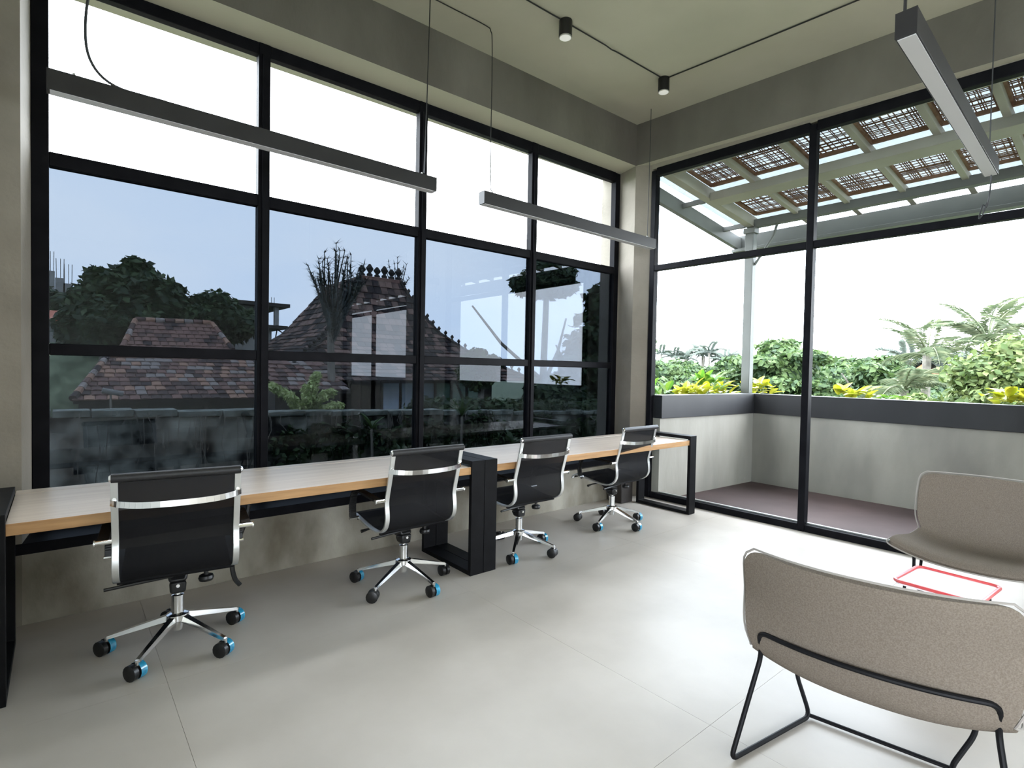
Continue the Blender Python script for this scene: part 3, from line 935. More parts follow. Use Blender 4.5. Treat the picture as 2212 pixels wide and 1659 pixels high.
ccable([(-1.85, -0.783, 0), (-1.62, -0.782, 0), (-1.50, -0.782, 0), (-1.46, -0.80, 0.015), (-1.41, -0.81, 0.03), (-1.37, -0.785, 0.01), (-1.28, -0.780, 0), (-1.0, -0.781, 0), (-0.69, -0.783, 0)], 0.0055,
       'black ceiling cable with a small kink between the two spotlights')
ccable([(-0.635, -0.83, 0), (-0.610, -1.4, 0), (-0.585, -2.197, 0), (-0.56, -3.2, 0), (-0.53, -4.4, 0)], 0.0055, 'black cable running across the ceiling to the right from the corner spotlight')

def pendant(x0, x1, y, z, label, group, dy=0.0):
    L = x1 - x0
    t = tag(empty('linear_pendant_light', ((x0 + x1) / 2, y, z)), label, 'lamp', group)
    b = MB()
    h, w = 0.098, 0.072
    b.hexa([(-L / 2, -w / 2 - dy, -h), (L / 2, -w / 2 + dy, -h), (L / 2, w / 2 + dy, -h), (-L / 2, w / 2 - dy, -h),
            (-L / 2, -w / 2 - dy, 0), (L / 2, -w / 2 + dy, 0), (L / 2, w / 2 + dy, 0), (-L / 2, w / 2 - dy, 0)])
    b.build('housing', M['lamp_body'], t, bevel=0.002)
    d = MB()
    e = 0.006
    d.hexa([(-L / 2 + 0.01, -w / 2 + e - dy, -h - 0.003), (L / 2 - 0.01, -w / 2 + e + dy, -h - 0.003), (L / 2 - 0.01, w / 2 - e + dy, -h - 0.003), (-L / 2 + 0.01, w / 2 - e - dy, -h - 0.003),
            (-L / 2 + 0.01, -w / 2 + e - dy, -h + 0.004), (L / 2 - 0.01, -w / 2 + e + dy, -h + 0.004), (L / 2 - 0.01, w / 2 - e + dy, -h + 0.004), (-L / 2 + 0.01, w / 2 - e - dy, -h + 0.004)])
    d.build('diffuser', M['lamp_white'], t, smooth=False)
    for s in (-1, 1):
        MB().hexa([(s * (L / 2 + 0.001) - 0.0015, -w / 2 + s * dy, -h), (s * (L / 2 + 0.001) + 0.0015, -w / 2 + s * dy, -h), (s * (L / 2 + 0.001) + 0.0015, w / 2 + s * dy, -h), (s * (L / 2 + 0.001) - 0.0015, w / 2 + s * dy, -h),
                   (s * (L / 2 + 0.001) - 0.0015, -w / 2 + s * dy, 0), (s * (L / 2 + 0.001) + 0.0015, -w / 2 + s * dy, 0), (s * (L / 2 + 0.001) + 0.0015, w / 2 + s * dy, 0), (s * (L / 2 + 0.001) - 0.0015, w / 2 + s * dy, 0)]).build('end_cap', M['lamp_body'], t)
        MB().tube([(s * (L / 2 - 0.10), s * dy * 0.9, 0), (s * (L / 2 - 0.10), s * dy * 0.9, 0.02)], 0.007, 8).build('wire_gripper', M['brushed'], t)
    return t
Z_P = 2.755
p1 = pendant(-4.88, -2.745, -0.310, 2.735, 'black linear pendant light over the left desk', 'linear pendants along the desks')
p2 = pendant(-2.325, -0.115, -0.330, 2.735, 'black linear pendant light over the right desk, ending near the corner column', 'linear pendants along the desks')
p3 = pendant(-2.330, -0.205, -3.035, 2.770, 'linear pendant light with a white underside above the lounge chairs', None, dy=0.035)
def cord(pts, label, r=0.0032, m='cable', cat='cable', smooth=True):
    tag(MB().tube(spline(pts, 6) if smooth else pts, r, 6).build('suspension_cable', M[m]), label, cat)
cord([(-2.83, -0.312, 2.755), (-2.815, -0.310, 3.2), (-2.805, -0.312, 3.7), (-2.80, -0.312, ceil_z(-2.8, -0.312))], 'black cable hanging from the ceiling to the right end of the left pendant', 0.004)
cord([(-4.40, -0.312, 2.742), (-4.62, -0.310, 2.750), (-4.72, -0.306, 2.85), (-4.735, -0.300, 3.05), (-4.70, -0.29, 3.30), (-4.64, -0.28, 3.6), (-4.60, -0.27, ceil_z(-4.6, -0.27))],
     'thin slack cable hanging to the left end of the left pendant', 0.0065, 'wire')
cord([(-2.225, -0.330, 2.755), (-2.240, -0.328, 2.80), (-2.248, -0.330, 3.1), (-2.250, -0.335, 3.55), (-2.258, -0.338, 3.90), (-2.275, -0.340, ceil_z(-2.27, -0.34) - 0.03), (-2.33, -0.341, ceil_z(-2.33, -0.34) - 0.008),
      (-2.67, -0.345, ceil_z(-2.67, -0.345) - 0.008), (-3.3, -0.350, ceil_z(-3.3, -0.35) - 0.008)], 'black cable running along the ceiling and dropping to the right pendant', 0.004)
cord([(-0.215, -0.330, 2.755), (-0.212, -0.333, 3.3), (-0.210, -0.335, ceil_z(-0.21, -0.335))], 'thin wire holding the right end of the right pendant', 0.0035, 'wire')
cord([(-2.22, -3.035, 2.77), (-2.21, -3.035, 3.4), (-2.20, -3.035, ceil_z(-2.2, -3.03))], 'black cable above the near end of the lounge pendant', 0.006)
cord([(-0.29, -3.0, 2.77), (-0.29, -3.0, 3.3), (-0.29, -3.0, ceil_z(-0.29, -3.0))], 'thin wire above the far end of the lounge pendant', 0.0035, 'wire')
cord([(-0.235, -3.005, 2.70), (-0.23, -3.003, 2.62), (-0.25, -3.00, 2.52), (-0.22, -2.985, 2.47), (-0.205, -2.965, 2.49), (-0.20, -2.955, 2.46), (-0.215, -2.95, 2.42), (-0.24, -2.955, 2.40), (-0.26, -2.975, 2.42), (-0.255, -2.99, 2.49)],
     'thin looped cord dangling from the far end of the lounge pendant', 0.0045, 'wire')
cord([(-4.005, -0.45, 0.667), (-4.015, -0.45, 0.56), (-4.036, -0.45, 0.46), (-4.080, -0.45, 0.34), (-4.098, -0.45, 0.24), (-4.085, -0.45, 0.16), (-4.058, -0.45, 0.115)],
     'thick black cable hanging below the left desk beside the leftmost chair', 0.0125)

# ================================================================== OUTSIDE
def leaf_mesh(name, blobs, n, size, seed, m, core=True, flat=0.5, elong=1.8):
    """cloud of small bent leaves over ellipsoid blobs (x, y, z, rx, ry, rz), with solid cores that close the crown"""
    r = np.random.default_rng(seed)
    B = np.array(blobs, float)
    wgt = (B[:, 3] * B[:, 4] + B[:, 4] * B[:, 5] + B[:, 3] * B[:, 5])
    idx = r.choice(len(B), n, p=wgt / wgt.sum())
    d = r.normal(size=(n, 3))
    d /= np.linalg.norm(d, axis=1)[:, None]
    rad = 0.74 + 0.50 * r.random(n) ** 2.2
    c = B[idx, :3] + d * B[idx, 3:] * rad[:, None]
    nrm = d * (1 - flat) + r.normal(size=(n, 3)) * 0.45 + np.array([0, 0, flat])
    nrm /= np.linalg.norm(nrm, axis=1)[:, None]
    t = np.cross(nrm, r.normal(size=(n, 3)))
    t /= np.linalg.norm(t, axis=1)[:, None]
    b = np.cross(nrm, t)
    s = size * (0.6 + 0.8 * r.random(n))[:, None]
    v0, v1, v2, v3 = c - t * s * elong * 0.5, c + b * s * 0.5 + nrm * s * 0.10, c + t * s * elong * 0.5 - nrm * s * 0.15, c - b * s * 0.5 + nrm * s * 0.10
    V = np.stack([v0, v1, v2, v3], 1).reshape(-1, 3)
    F = np.arange(n * 4).reshape(n, 4)
    F = np.concatenate([F[:, [0, 1, 2]], F[:, [0, 2, 3]]], 0)
    vs, fs = V, F
    if core:
        bm = bmesh.new()
        bmesh.ops.create_icosphere(bm, subdivisions=2, radius=1.0)
        cv = np.array([v.co[:] for v in bm.verts])
        cf = np.array([[v.index for v in f.verts] for f in bm.faces])
        bm.free()
        for k in range(len(B)):
            jit = 0.74 + 0.16 * r.random((len(cv), 1))
            fs = np.concatenate([fs, cf + len(vs)], 0)
            vs = np.concatenate([vs, B[k, :3] + cv * B[k, 3:] * jit], 0)
    me = bpy.data.meshes.new(name)
    me.vertices.add(len(vs))
    me.vertices.foreach_set('co', vs.astype(np.float32).ravel())
    me.loops.add(len(fs) * 3)
    me.loops.foreach_set('vertex_index', fs.astype(np.int32).ravel())
    me.polygons.add(len(fs))
    me.polygons.foreach_set('loop_start', np.arange(0, len(fs) * 3, 3, dtype=np.int32))
    me.polygons.foreach_set('loop_total', np.full(len(fs), 3, dtype=np.int32))
    me.materials.append(m)
    me.update(calc_edges=True)
    me.validate()
    return me

def crown_blobs(seed, R, H, k, flat=0.6):
    r = random.Random(seed)
    out = [(0, 0, 0, R * 0.62, R * 0.62, H * 0.6)]
    for i in range(k):
        a = 2 * PI * i / k + r.uniform(-0.3, 0.3)
        d = R * r.uniform(0.45, 0.75)
        q = R * r.uniform(0.28, 0.45)
        out.append((d * math.cos(a), d * math.sin(a), H * r.uniform(-0.35, 0.45), q, q, q * flat))
    for i in range(k // 2):
        a = r.uniform(0, 2 * PI)
        d = R * r.uniform(0.0, 0.4)
        q = R * r.uniform(0.25, 0.4)
        out.append((d * math.cos(a), d * math.sin(a), H * r.uniform(0.35, 0.75), q, q, q * flat))
    return out

def trunk(h, r, lean=0.1, branches=3, seed=0):
    rr = random.Random(seed)
    m = MB()
    m.tube([(0, 0, 0), (lean * 0.4, 0, h * 0.5), (lean, 0, h)], [r, r * 0.8, r * 0.55], 8)
    for k in range(branches):
        a = rr.uniform(0, 2 * PI)
        z = h * rr.uniform(0.55, 0.85)
        L = h * rr.uniform(0.25, 0.4)
        m.tube([(lean * z / h, 0, z), (lean + math.cos(a) * L * 0.6, math.sin(a) * L * 0.6, z + L * 0.5), (lean + math.cos(a) * L, math.sin(a) * L, z + L)], [r * 0.5, r * 0.35, r * 0.2], 6)
    return m

# ground -----------------------------------------------------------
def gz(x, y):
    """terrain height: the plot drops below this upper floor, the hillside rises behind it on the left"""
    z = -4.5
    t = min(max((y - 9.5) / 8.0, 0), 1) * min(max((3.0 - x) / 6.0, 0), 1)
    z += 6.3 * t * t * (3 - 2 * t)
    if y > 16:
        z += min((y - 16) * 0.05, 3)
    d = math.hypot(x, y)
    if x > 10:
        z += min((x - 10) * 0.02, 1.5)
    return z
G = MB()
gx = [-60, -45, -30, -22, -16, -12, -9, -7, -6, -5, -4, -3, -2, -1, 0, 1, 2, 3, 4, 6, 8, 11, 15, 20, 28, 40, 60, 90, 130]
gy = [-60, -40, -25, -12, -5, 0, 4, 7, 8.5, 9.5, 10.5, 11.5, 12.5, 13.5, 14.5, 15.5, 16.5, 17.5, 19, 21, 24, 30, 40, 60, 90, 130]
G.add([(x, y, gz(x, y) + 0.06 * math.sin(x * 3.1) * math.cos(y * 2.3)) for x in gx for y in gy],
      [(i * len(gy) + j, (i + 1) * len(gy) + j, (i + 1) * len(gy) + j + 1, i * len(gy) + j + 1) for i in range(len(gx) - 1) for j in range(len(gy) - 1)])
struct(G.build('ground', M['soil']), 'sloping ground of scrub and grass around the building', 'ground')

# mossy perimeter wall ------------------------------------------------
bw = struct(empty('wall_garden'), 'tall mossy black garden wall just outside the long window', 'wall')
def wtop(x): return 0.80 - 0.033 * (x + 5.0)
m = MB()
N = 60
for k in range(N):
    xa, xb = -8 + 14 * k / N, -8 + 14 * (k + 1) / N
    dy = 0.05 * math.sin(k * 1.7)
    m.hexa([(xa, 4.50, -4.6), (xb, 4.50, -4.6), (xb, 4.75, -4.6), (xa, 4.75, -4.6), (xa, 4.50, wtop(xa) - 0.10), (xb, 4.50, wtop(xb) - 0.10), (xb, 4.75, wtop(xb) - 0.10), (xa, 4.75, wtop(xa) - 0.10)])
m.build('wall_body', M['moss'], bw, smooth=False)
r = random.Random(3)
x = -8.0
while x < 5.9:
    w = r.uniform(0.35, 0.6)
    MB().box(x, x + w - 0.015, 4.45 + r.uniform(-0.01, 0.01), 4.80, wtop(x) - 0.10, wtop(x) - 0.02 + r.uniform(-0.015, 0.015)).build('coping_stone', M['moss2'], bw, bevel=0.01)
    x += w
# hanging roots and creepers on it
m = MB()
r = random.Random(5)
for k in range(120):
    x = r.uniform(-6, 3)
    L = r.uniform(0.15, 1.0)
    z = wtop(x) - 0.05
    m.tube([(x, 4.44, z), (x + r.uniform(-.05, .05), 4.43, z - L * 0.5), (x + r.uniform(-.1, .1), 4.44, z - L)], 0.006, 4)
o = m.build('hanging_roots', M['bark'], bw)
o['kind'] = 'stuff'
tag(link('hedge', leaf_mesh('hedge', [(x, 4.95 + 0.1 * math.sin(x * 5), wtop(x) - 0.02, 0.36, 0.30, 0.20) for x in np.arange(0.4, 5.5, 0.35)], 5200, 0.065, 21, M['leaf_dark'])),
    'low dark green hedge along the top of the garden wall', 'hedge')
o = link('creeper', leaf_mesh('creeper', [(x, 4.42, wtop(x) - 0.3 - 0.25 * abs(math.sin(x * 2.3)), 0.35, 0.06, 0.30) for x in np.arange(-2.2, 4.5, 0.5)], 2600, 0.06, 22, M['leaf_dark'], core=False))
tag(o, 'dark creeper leaves hanging down the face of the mossy wall', 'plant', kind='stuff')
struct(MB().box(-9, 9, 0.7, 4.5, -4.6, -1.2).build('trim_7', M['yard'], smooth=False), 'dark soil yard between building and garden wall', 'yard')

# conifer-like yellow green bush on the wall --------------------------
def pos(o, x, y, z=0, rz=0):
    o.location = (x, y, z)
    o.rotation_euler = (0, 0, rz)
    return o
bush = tag(empty('feathery_bush'), 'feathery pale yellow green bush rising over the mossy garden wall', 'bush')
pos(bush, -1.83, 4.95, 0.55)
bl = []
for (ax, az, ex, ez) in ((0, 0.05, -0.50, 0.48), (0, 0.1, 0.18, 0.66), (0, 0.1, 0.42, 0.38), (0, 0.0, 0.02, 0.45), (0.1, 0.0, 0.55, 0.16), (0, 0, -0.18, 0.2), (0.2, 0, 0.45, 0.05)):
    for t in np.linspace(0.25, 1, 6):
        bl.append((ax + (ex - ax) * t, 0.05 * math.sin(9 * t), az + (ez - az) * t + 0.05 * math.sin(3 * t), 0.085 - 0.02 * t, 0.085, 0.07 - 0.015 * t))
link('foliage', leaf_mesh('foliage', bl, 5200, 0.034, 31, M['leaf_bush'], flat=0.4, elong=2.6), bush)
trunk(0.4, 0.02, 0.02, 5, 4).build('stem', M['bark'], bush)

def rosette(name, loc, h, n, L, m, label, cat, tilt=0.6, w=0.05, seed=0, group=None, lean=0.0, droop=0.5):
    """palm-like plant: stem plus single arching leaves, each its own part"""
    r = random.Random(seed)
    t = tag(empty(name, loc), label, cat, group)
    MB().tube([(0, 0, 0), (lean * 0.5, 0, h * 0.5), (lean, 0, h)], [0.028, 0.022, 0.018], 7).build('stem', M['bark'], t)
    for k in range(n):
        a = 2 * PI * k / n * 1.618 + r.uniform(-0.2, 0.2)
        e = r.uniform(0.15, 1.1) * tilt
        l = L * r.uniform(0.75, 1.1)
        mm = MB()
        pts = []
        K = 5
        for i in range(K + 1):
            s = i / K
            el = PI / 2 - e - droop * s * 1.2
            if i == 0:
                p = Vector((0, 0, 0))
            else:
                p = pts[-1] + Vector((math.cos(el), 0, math.sin(el))) * (l / K)
            pts.append(p)
        vs, fs = [], []
        for i, p in enumerate(pts):
            s = i / K
            ww = w * math.sin(PI * min(0.12 + s * 0.88, 0.99)) ** 0.8
            vs += [(p.x, -ww, p.z + ww * 0.3), (p.x, 0, p.z), (p.x, ww, p.z + ww * 0.3)]
        for i in range(K):
            for j in range(2):
                fs.append((i * 3 + j, i * 3 + j + 1, i * 3 + j + 4, i * 3 + j + 3))
        mm.add(vs, fs)
        o = mm.build('leaf', m, t)
        o.location = (lean, 0, h)
        o.rotation_euler = (0, 0, a)
    return t
rosette('dracaena_plant', (-1.12, 3.95, -1.2), 1.62, 11, 0.34, M['leaf_mid'], 'small green leaved tree on a pale bare stem in front of the mossy wall', 'plant', 0.9, 0.035, 2, lean=-0.06)
rosette('shrub_plant', (-0.72, 3.9, -1.2), 1.15, 10, 0.26, M['leaf_dark'], 'shorter dark green plant right of the pale stemmed plant by the mossy wall', 'plant', 0.9, 0.035, 4, lean=0.05)
rosette('shrub_plant', (0.45, 3.9, -1.2), 1.75, 10, 0.40, M['leaf_mid'], 'slim green plant in front of the pale panels of the far pavilion', 'plant', 0.7, 0.03, 6)
rosette('shrub_plant', (1.5, 3.8, -1.2), 1.2, 9, 0.32, M['leaf_dark'], 'low dark plant in the yard below the fourth window bay', 'plant', 0.8, 0.04, 8)
for k, (x, z, sd) in enumerate(((-5.25, 0.75, 3), (-4.72, 0.70, 5))):
    rosette('shrub_plant', (x, 4.95, z - 0.25), 0.16, 9, 0.22, M['leaf_light'], ('yellow green plant on the garden wall at the far left edge', 'yellow green plant on the garden wall right of the far left one')[k], 'plant', 0.8, 0.03, sd)
# white pipe on the wall
tag(MB().tube([(-4.42, 4.9, 1.00), (-4.20, 4.9, 0.95)], 0.035, 12).build('pipe', M['render_wall']), 'short white pipe end lying on top of the garden wall', 'pipe')
tag(MB().tube([(-4.33, 4.9, 0.70), (-4.33, 4.9, 0.96)], 0.012, 8).build('pipe_support', M['bark']), 'thin stake under the white pipe end on the garden wall', 'stake')

# tiled hip roof house ------------------------------------------------
def tile_rows(parent, A, B_, C_, D, rows, cols, mats, seed, mesh_cache, as_parts=True, name='roof_tile', w_over=1.0):
    """quad A(bottom left) B(bottom right) C(top right) D(top left); tiles laid course by course"""
    r = random.Random(seed)
    A, B_, C_, D = map(Vector, (A, B_, C_, D))
    up = ((D + C_) / 2 - (A + B_) / 2)
    ax = (B_ - A).normalized()
    nm = ax.cross(up).normalized()
    if nm.z < 0:
        nm = -nm
    upn = nm.cross(ax).normalized()
    rowh = up.length / rows
    tw = (B_ - A).length / cols
    Rm = Matrix((ax, upn, nm)).transposed().to_4x4()
    joined = MB()
    for i in range(rows):
        t = (i + 0.0) / rows
        L, Rr = A.lerp(D, t), B_.lerp(C_, t)
        n = max(1, round((Rr - L).length / tw))
        for j in range(n):
            c = L.lerp(Rr, (j + 0.5 + (0.25 if i % 2 else -0.25) * 0.5) / n) + upn * rowh * 0.5 + nm * (0.02 + r.uniform(0, 0.012))
            Mx = Matrix.Translation(c) @ Rm @ Matrix.Rotation(r.uniform(-0.05, 0.05), 4, 'Z') @ Matrix.Rotation(-0.10 + r.uniform(-0.03, 0.03), 4, 'X')
            q = r.random()
            mi = 0 if q < 0.62 else (1 if q < 0.80 else 2)
            if as_parts:
                o = link(name, mesh_cache[mi], parent)
                o.matrix_local = Mx @ Matrix.Diagonal((tw * 0.47, rowh * 0.66, 0.02, 1))
            else:
                S4 = Mx @ Matrix.Diagonal((tw * 0.47, rowh * 0.66, 0.02, 1))
                joined.add([S4 @ Vector(v) for v in TV], TF)
    return joined
TV = [(-1, -1, -0.6), (1, -1, -0.6), (1, 1, -0.9), (-1, 1, -0.9), (-1, -1, 0.3), (-0.5, -1, 0.9), (0.5, -1, 0.9), (1, -1, 0.3), (-1, 1, 0), (-0.5, 1, 0.5), (0.5, 1, 0.5), (1, 1, 0)]
TF = [(0, 3, 2, 1), (0, 1, 7, 6, 5, 4), (3, 8, 9, 10, 11, 2), (4, 5, 9, 8), (5, 6, 10, 9), (6, 7, 11, 10), (0, 4, 8, 3), (1, 2, 11, 7)]
tmesh = [MB().add(TV, TF).mesh('roof_tile', M[k], smooth=False) for k in ('tile', 'tile_b', 'tile_c')]

h1 = tag(empty('tiled_house', (0, 0, 0)), 'low old house with a mottled clay tile hip roof behind the left bay', 'house')
# skirt: eave y=12, top y=14.6
S1 = [(-4.60, 12.0, 0.48), (0.60, 12.0, 0.46), (-0.05, 14.6, 1.72), (-3.70, 14.6, 1.68)]
U1 = [(-3.50, 14.55, 1.74), (-0.75, 14.55, 1.78), (-1.15, 15.5, 2.62), (-3.12, 15.5, 2.58)]
tile_rows(h1, *S1, 12, 24, None, 1, tmesh)
j = tile_rows(h1, *U1, 7, 14, None, 2, None, as_parts=False)
o = j.build('upper_roof_tiles', M['tile'], h1, smooth=False, kind='stuff')
m = MB()
m.add([S1[0], S1[1], S1[2], S1[3]], [(0, 1, 2, 3)])
m.add([U1[0], U1[1], U1[2], U1[3]], [(0, 1, 2, 3)])
def solid_roof(q, t=0.08, back=None):
    q = [Vector(p) for p in q]
    return MB().hexa([p - Vector((0, 0, t)) for p in q] + q)
solid_roof(S1).build('roof_deck', M['under'], h1, smooth=False)
solid_roof(U1).build('roof_deck', M['under'], h1, smooth=False)
# side hips and back slopes
m = MB()
m.add([S1[0], S1[3], (-3.7, 17.6, 1.6), (-4.6, 19, 0.4)], [(0, 1, 2, 3)])
m.add([S1[1], S1[2], (-0.05, 17.6, 1.6), (0.6, 19, 0.4)], [(0, 3, 2, 1)])
m.add([U1[0], U1[3], (-3.12, 16.2, 2.58), (-3.6, 17.3, 1.7)], [(0, 1, 2, 3)])
m.add([U1[1], U1[2], (-1.15, 16.2, 2.62), (-0.75, 17.3, 1.7)], [(0, 3, 2, 1)])
m.build('hip_slope', M['tile'], h1, smooth=False)
for a, b in ((U1[0], U1[3]), (U1[1], U1[2]), (U1[3], U1[2]), (S1[0], S1[3]), (S1[1], S1[2])):
    a, b = Vector(a), Vector(b)
    n = max(3, int((b - a).length / 0.24))
    for k in range(n):
        p, q = a.lerp(b, k / n), a.lerp(b, (k + 0.92) / n)
        MB().tube([p + Vector((0, 0, 0.05)), q + Vector((0, 0, 0.06))], [0.085, 0.07], 8).build('ridge_tile', tmesh[(k * 7) % 3].materials[0], h1)
MB().box(-4.2, 0.2, 12.8, 18.4, -4.5, 0.75).build('house_wall', M['render_wall'], h1, smooth=False)
MB().box(-4.5, 0.5, 12.05, 12.12, 0.30, 0.40).build('fascia_board', M['under'], h1, smooth=False)
for x in (-4.3, -3.1, -1.9, -0.7, 0.35):
    MB().box(x - 0.06, x + 0.06, 12.15, 12.27, -4.5, 0.36).build('veranda_post', M['bark'], h1, smooth=False)

# joglo house with concave hip roof and finials ------------------------
h2 = tag(empty('joglo_house', (0, 0, 0)), 'tall old timber house with a steep concave tiled roof and ridge ornaments', 'house')
JX0, JX1 = -0.35, 8.05
rings = [  # (y front, z, x left, x right, y back)
    (10.6, 0.98, -0.35, 8.15, 20.6), (11.6, 1.50, 0.30, 7.3, 19.6), (12.5, 2.02, 1.15, 6.5, 18.8), (13.1, 2.62, 1.85, 5.75, 18.2), (13.5, 3.30, 2.35, 5.25, 17.8), (13.8, 3.95, 2.80, 4.88, 17.4), (14.05, 4.48, 3.15, 4.66, 17.0)]
m = MB()
for a, b in zip(rings[:-1], rings[1:]):
    P = lambda q: [(q[2], q[0], q[1]), (q[3], q[0], q[1]), (q[3], q[4], q[1]), (q[2], q[4], q[1])]
    m.add(P(a) + P(b), [(0, 1, 5, 4), (1, 2, 6, 5), (2, 3, 7, 6), (3, 0, 4, 7)])
a = rings[-1]
m.add([(a[2], a[0], a[1]), (a[3], a[0], a[1]), (a[3], a[4], a[1]), (a[2], a[4], a[1])], [(0, 1, 2, 3)])
m.build('roof_deck', M['under'], h2, smooth=False)
jt = MB()
cnt = 0
for k, (a, b) in enumerate(zip(rings[:-1], rings[1:])):
    fl = math.hypot(b[0] - a[0], b[1] - a[1])
    rws = max(2, round(fl / 0.24))
    jt2 = tile_rows(h2, (a[2], a[0], a[1]), (a[3], a[0], a[1]), (b[3], b[0], b[1]), (b[2], b[0], b[1]), rws, max(4, round((a[3] - a[2]) / 0.26)), None, 50 + k, None, as_parts=False)
    jt.add(jt2.v, jt2.f)
    # left and right slopes
    for s in (2, 3):
        q = [(a[s], a[4], a[1]), (a[s], a[0], a[1]), (b[s], b[0], b[1]), (b[s], b[4], b[1])]
        if s == 3:
            q = [q[1], q[0], q[3], q[2]]
        jt2 = tile_rows(h2, *q, rws, 14, None, 70 + k, None, as_parts=False)
        jt.add(jt2.v, jt2.f)
jt.build('roof_tiles', M['tile_dark'], h2, smooth=False, kind='stuff')
# finials along the hips and ridge
fin = MB().lathe([(0.05, 0), (0.07, 0.06), (0.03, 0.10), (0.07, 0.16), (0.085, 0.20), (0.02, 0.30)], 8).mesh('hip_finial', M['under'])
for s in (2, 3):
    for k, (a, b) in enumerate(zip(rings[:-1], rings[1:])):
        p, q = Vector((a[s], a[0], a[1])), Vector((b[s], b[0], b[1]))
        MB().tube([p + Vector((0, 0, 0.03)), q + Vector((0, 0, 0.03))], 0.075, 6).build('hip_ridge', M['under'], h2)
        n = max(2, round((q - p).length / 0.30))
        for i in range(n):
            o = link('hip_finial', fin, h2)
            o.location = p.lerp(q, i / n) + Vector((0, 0, 0.06))
            o.scale = (0.8, 0.8, 0.75)
for i in range(6):
    o = link('ridge_ornament', fin, h2)
    o.location = (3.20 + i * 0.28, 14.05, 4.52)
    o.scale = (1.7, 1.0, 1.25 + 0.25 * (i % 2))
MB().box(3.13, 4.69, 13.98, 14.12, 4.42, 4.54).build('ridge_board', M['tile'], h2, smooth=False)
# walls, posts and pale panels under the eave
MB().box(0.3, 7.6, 12.3, 18.5, -4.5, 1.2).build('house_wall', M['under'], h2, smooth=False)
for i in range(8):
    x0 = 1.75 + i * 0.66
    if i < 2:
        continue
    MB().box(x0 + 0.04, x0 + 0.62, 12.20, 12.26, -0.6, 0.86).build('wall_panel', M['bluewall'] if i < 5 else M['greenwall'], h2, smooth=False)
for i in range(9):
    x0 = 1.75 + i * 0.66
    MB().box(x0 - 0.035, x0 + 0.035, 12.14, 12.24, -4.5, 0.95).build('wall_post', M['under'], h2, smooth=False)

# lower roof between the two houses
h3 = tag(empty('lean_to_roof'), 'low dark tiled lean-to roof between the two old houses', 'roof')
q3 = [(-1.0, 9.6, 0.78), (0.9, 9.6, 0.76), (0.7, 11.2, 1.45), (-0.7, 11.2, 1.48)]
tile_rows(h3, *q3, 7, 9, None, 9, [tmesh[0], tmesh[0], tmesh[2]])
solid_roof(q3).build('roof_deck', M['under'], h3, smooth=False)
MB().box(-0.85, 0.75, 9.9, 11.1, -4.5, 0.78).build('shed_wall', M['under'], h3, smooth=False)

# spiky plant behind -------------------------------------------------
sp = tag(empty('candelabra_plant', (0.62, 10.1, 0)), 'tall spiky candelabra plant standing left of the steep tiled roof', 'plant')
r = random.Random(12)
m = MB()
tips = []
MB().tube([(0.05, 0, -4.4), (0.0, 0, 0.5), (-0.05, 0, 2.3)], [0.14, 0.11, 0.09], 8).build('trunk', M['bark'], sp)
for k in range(34):
    x1 = -0.60 + 1.55 * ((k * 0.618) % 1) + r.uniform(-0.05, 0.05)
    top_z = 4.45 - abs(x1 - 0.1) * 0.55 + r.uniform(-0.75, 0.15)
    pts = [(r.uniform(-0.05, 0.05), r.uniform(-0.05, 0.05), 2.0 + r.uniform(0, 0.3)), (x1 * 0.35, r.uniform(-.1, .1), 2.75), (x1 * 0.75, r.uniform(-.2, .2), 3.3 + r.uniform(-.2, .1)), (x1, r.uniform(-.3, .3), max(top_z, 3.6))]
    st = MB()
    q = spline(pts, 6)
    st.tube(q, [0.055 - 0.045 * i / (len(q) - 1) for i in range(len(q))], 5)
    for i, p in enumerate(q):
        for _ in range(7):
            a, e = r.uniform(0, 2 * PI), r.uniform(-0.2, 0.8)
            l = r.uniform(0.10, 0.26)
            d = Vector((math.cos(a) * math.cos(e), math.sin(a) * math.cos(e), math.sin(e)))
            sd = d.cross(Vector((0, 0, 1))).normalized() * 0.016
            st.add([p + sd, p - sd, p + d * l], [(0, 1, 2)])
    st.build('spiky_stem', M['spiky'], sp)

sq = tag(empty('spiky_plant', (5.0, 14.9, 0)), 'smaller spiky plant rising at the right end of the joglo ridge', 'plant')
for k in range(9):
    x1 = -0.5 + 0.125 * k
    st = MB()
    q = spline([(0, 0, 3.4), (x1 * 0.4, 0, 4.3), (x1, 0, 5.35 - abs(x1) * 0.6 + 0.25 * math.sin(k * 2.1))], 5)
    st.tube(q, [0.04 - 0.03 * i / (len(q) - 1) for i in range(len(q))], 5)
    for p in q[3:]:
        for _ in range(6):
            a, e, l = r.uniform(0, 2 * PI), r.uniform(-0.2, 0.8), r.uniform(0.12, 0.28)
            d = Vector((math.cos(a) * math.cos(e), math.sin(a) * math.cos(e), math.sin(e)))
            sd = d.cross(Vector((0, 0, 1))).normalized() * 0.018
            st.add([p + sd, p - sd, p + d * l], [(0, 1, 2)])
    st.build('spiky_stem', M['spiky'], sq)
MB().tube([(0, 0, -4.4), (0, 0, 3.45)], 0.09, 7).build('trunk', M['bark'], sq)

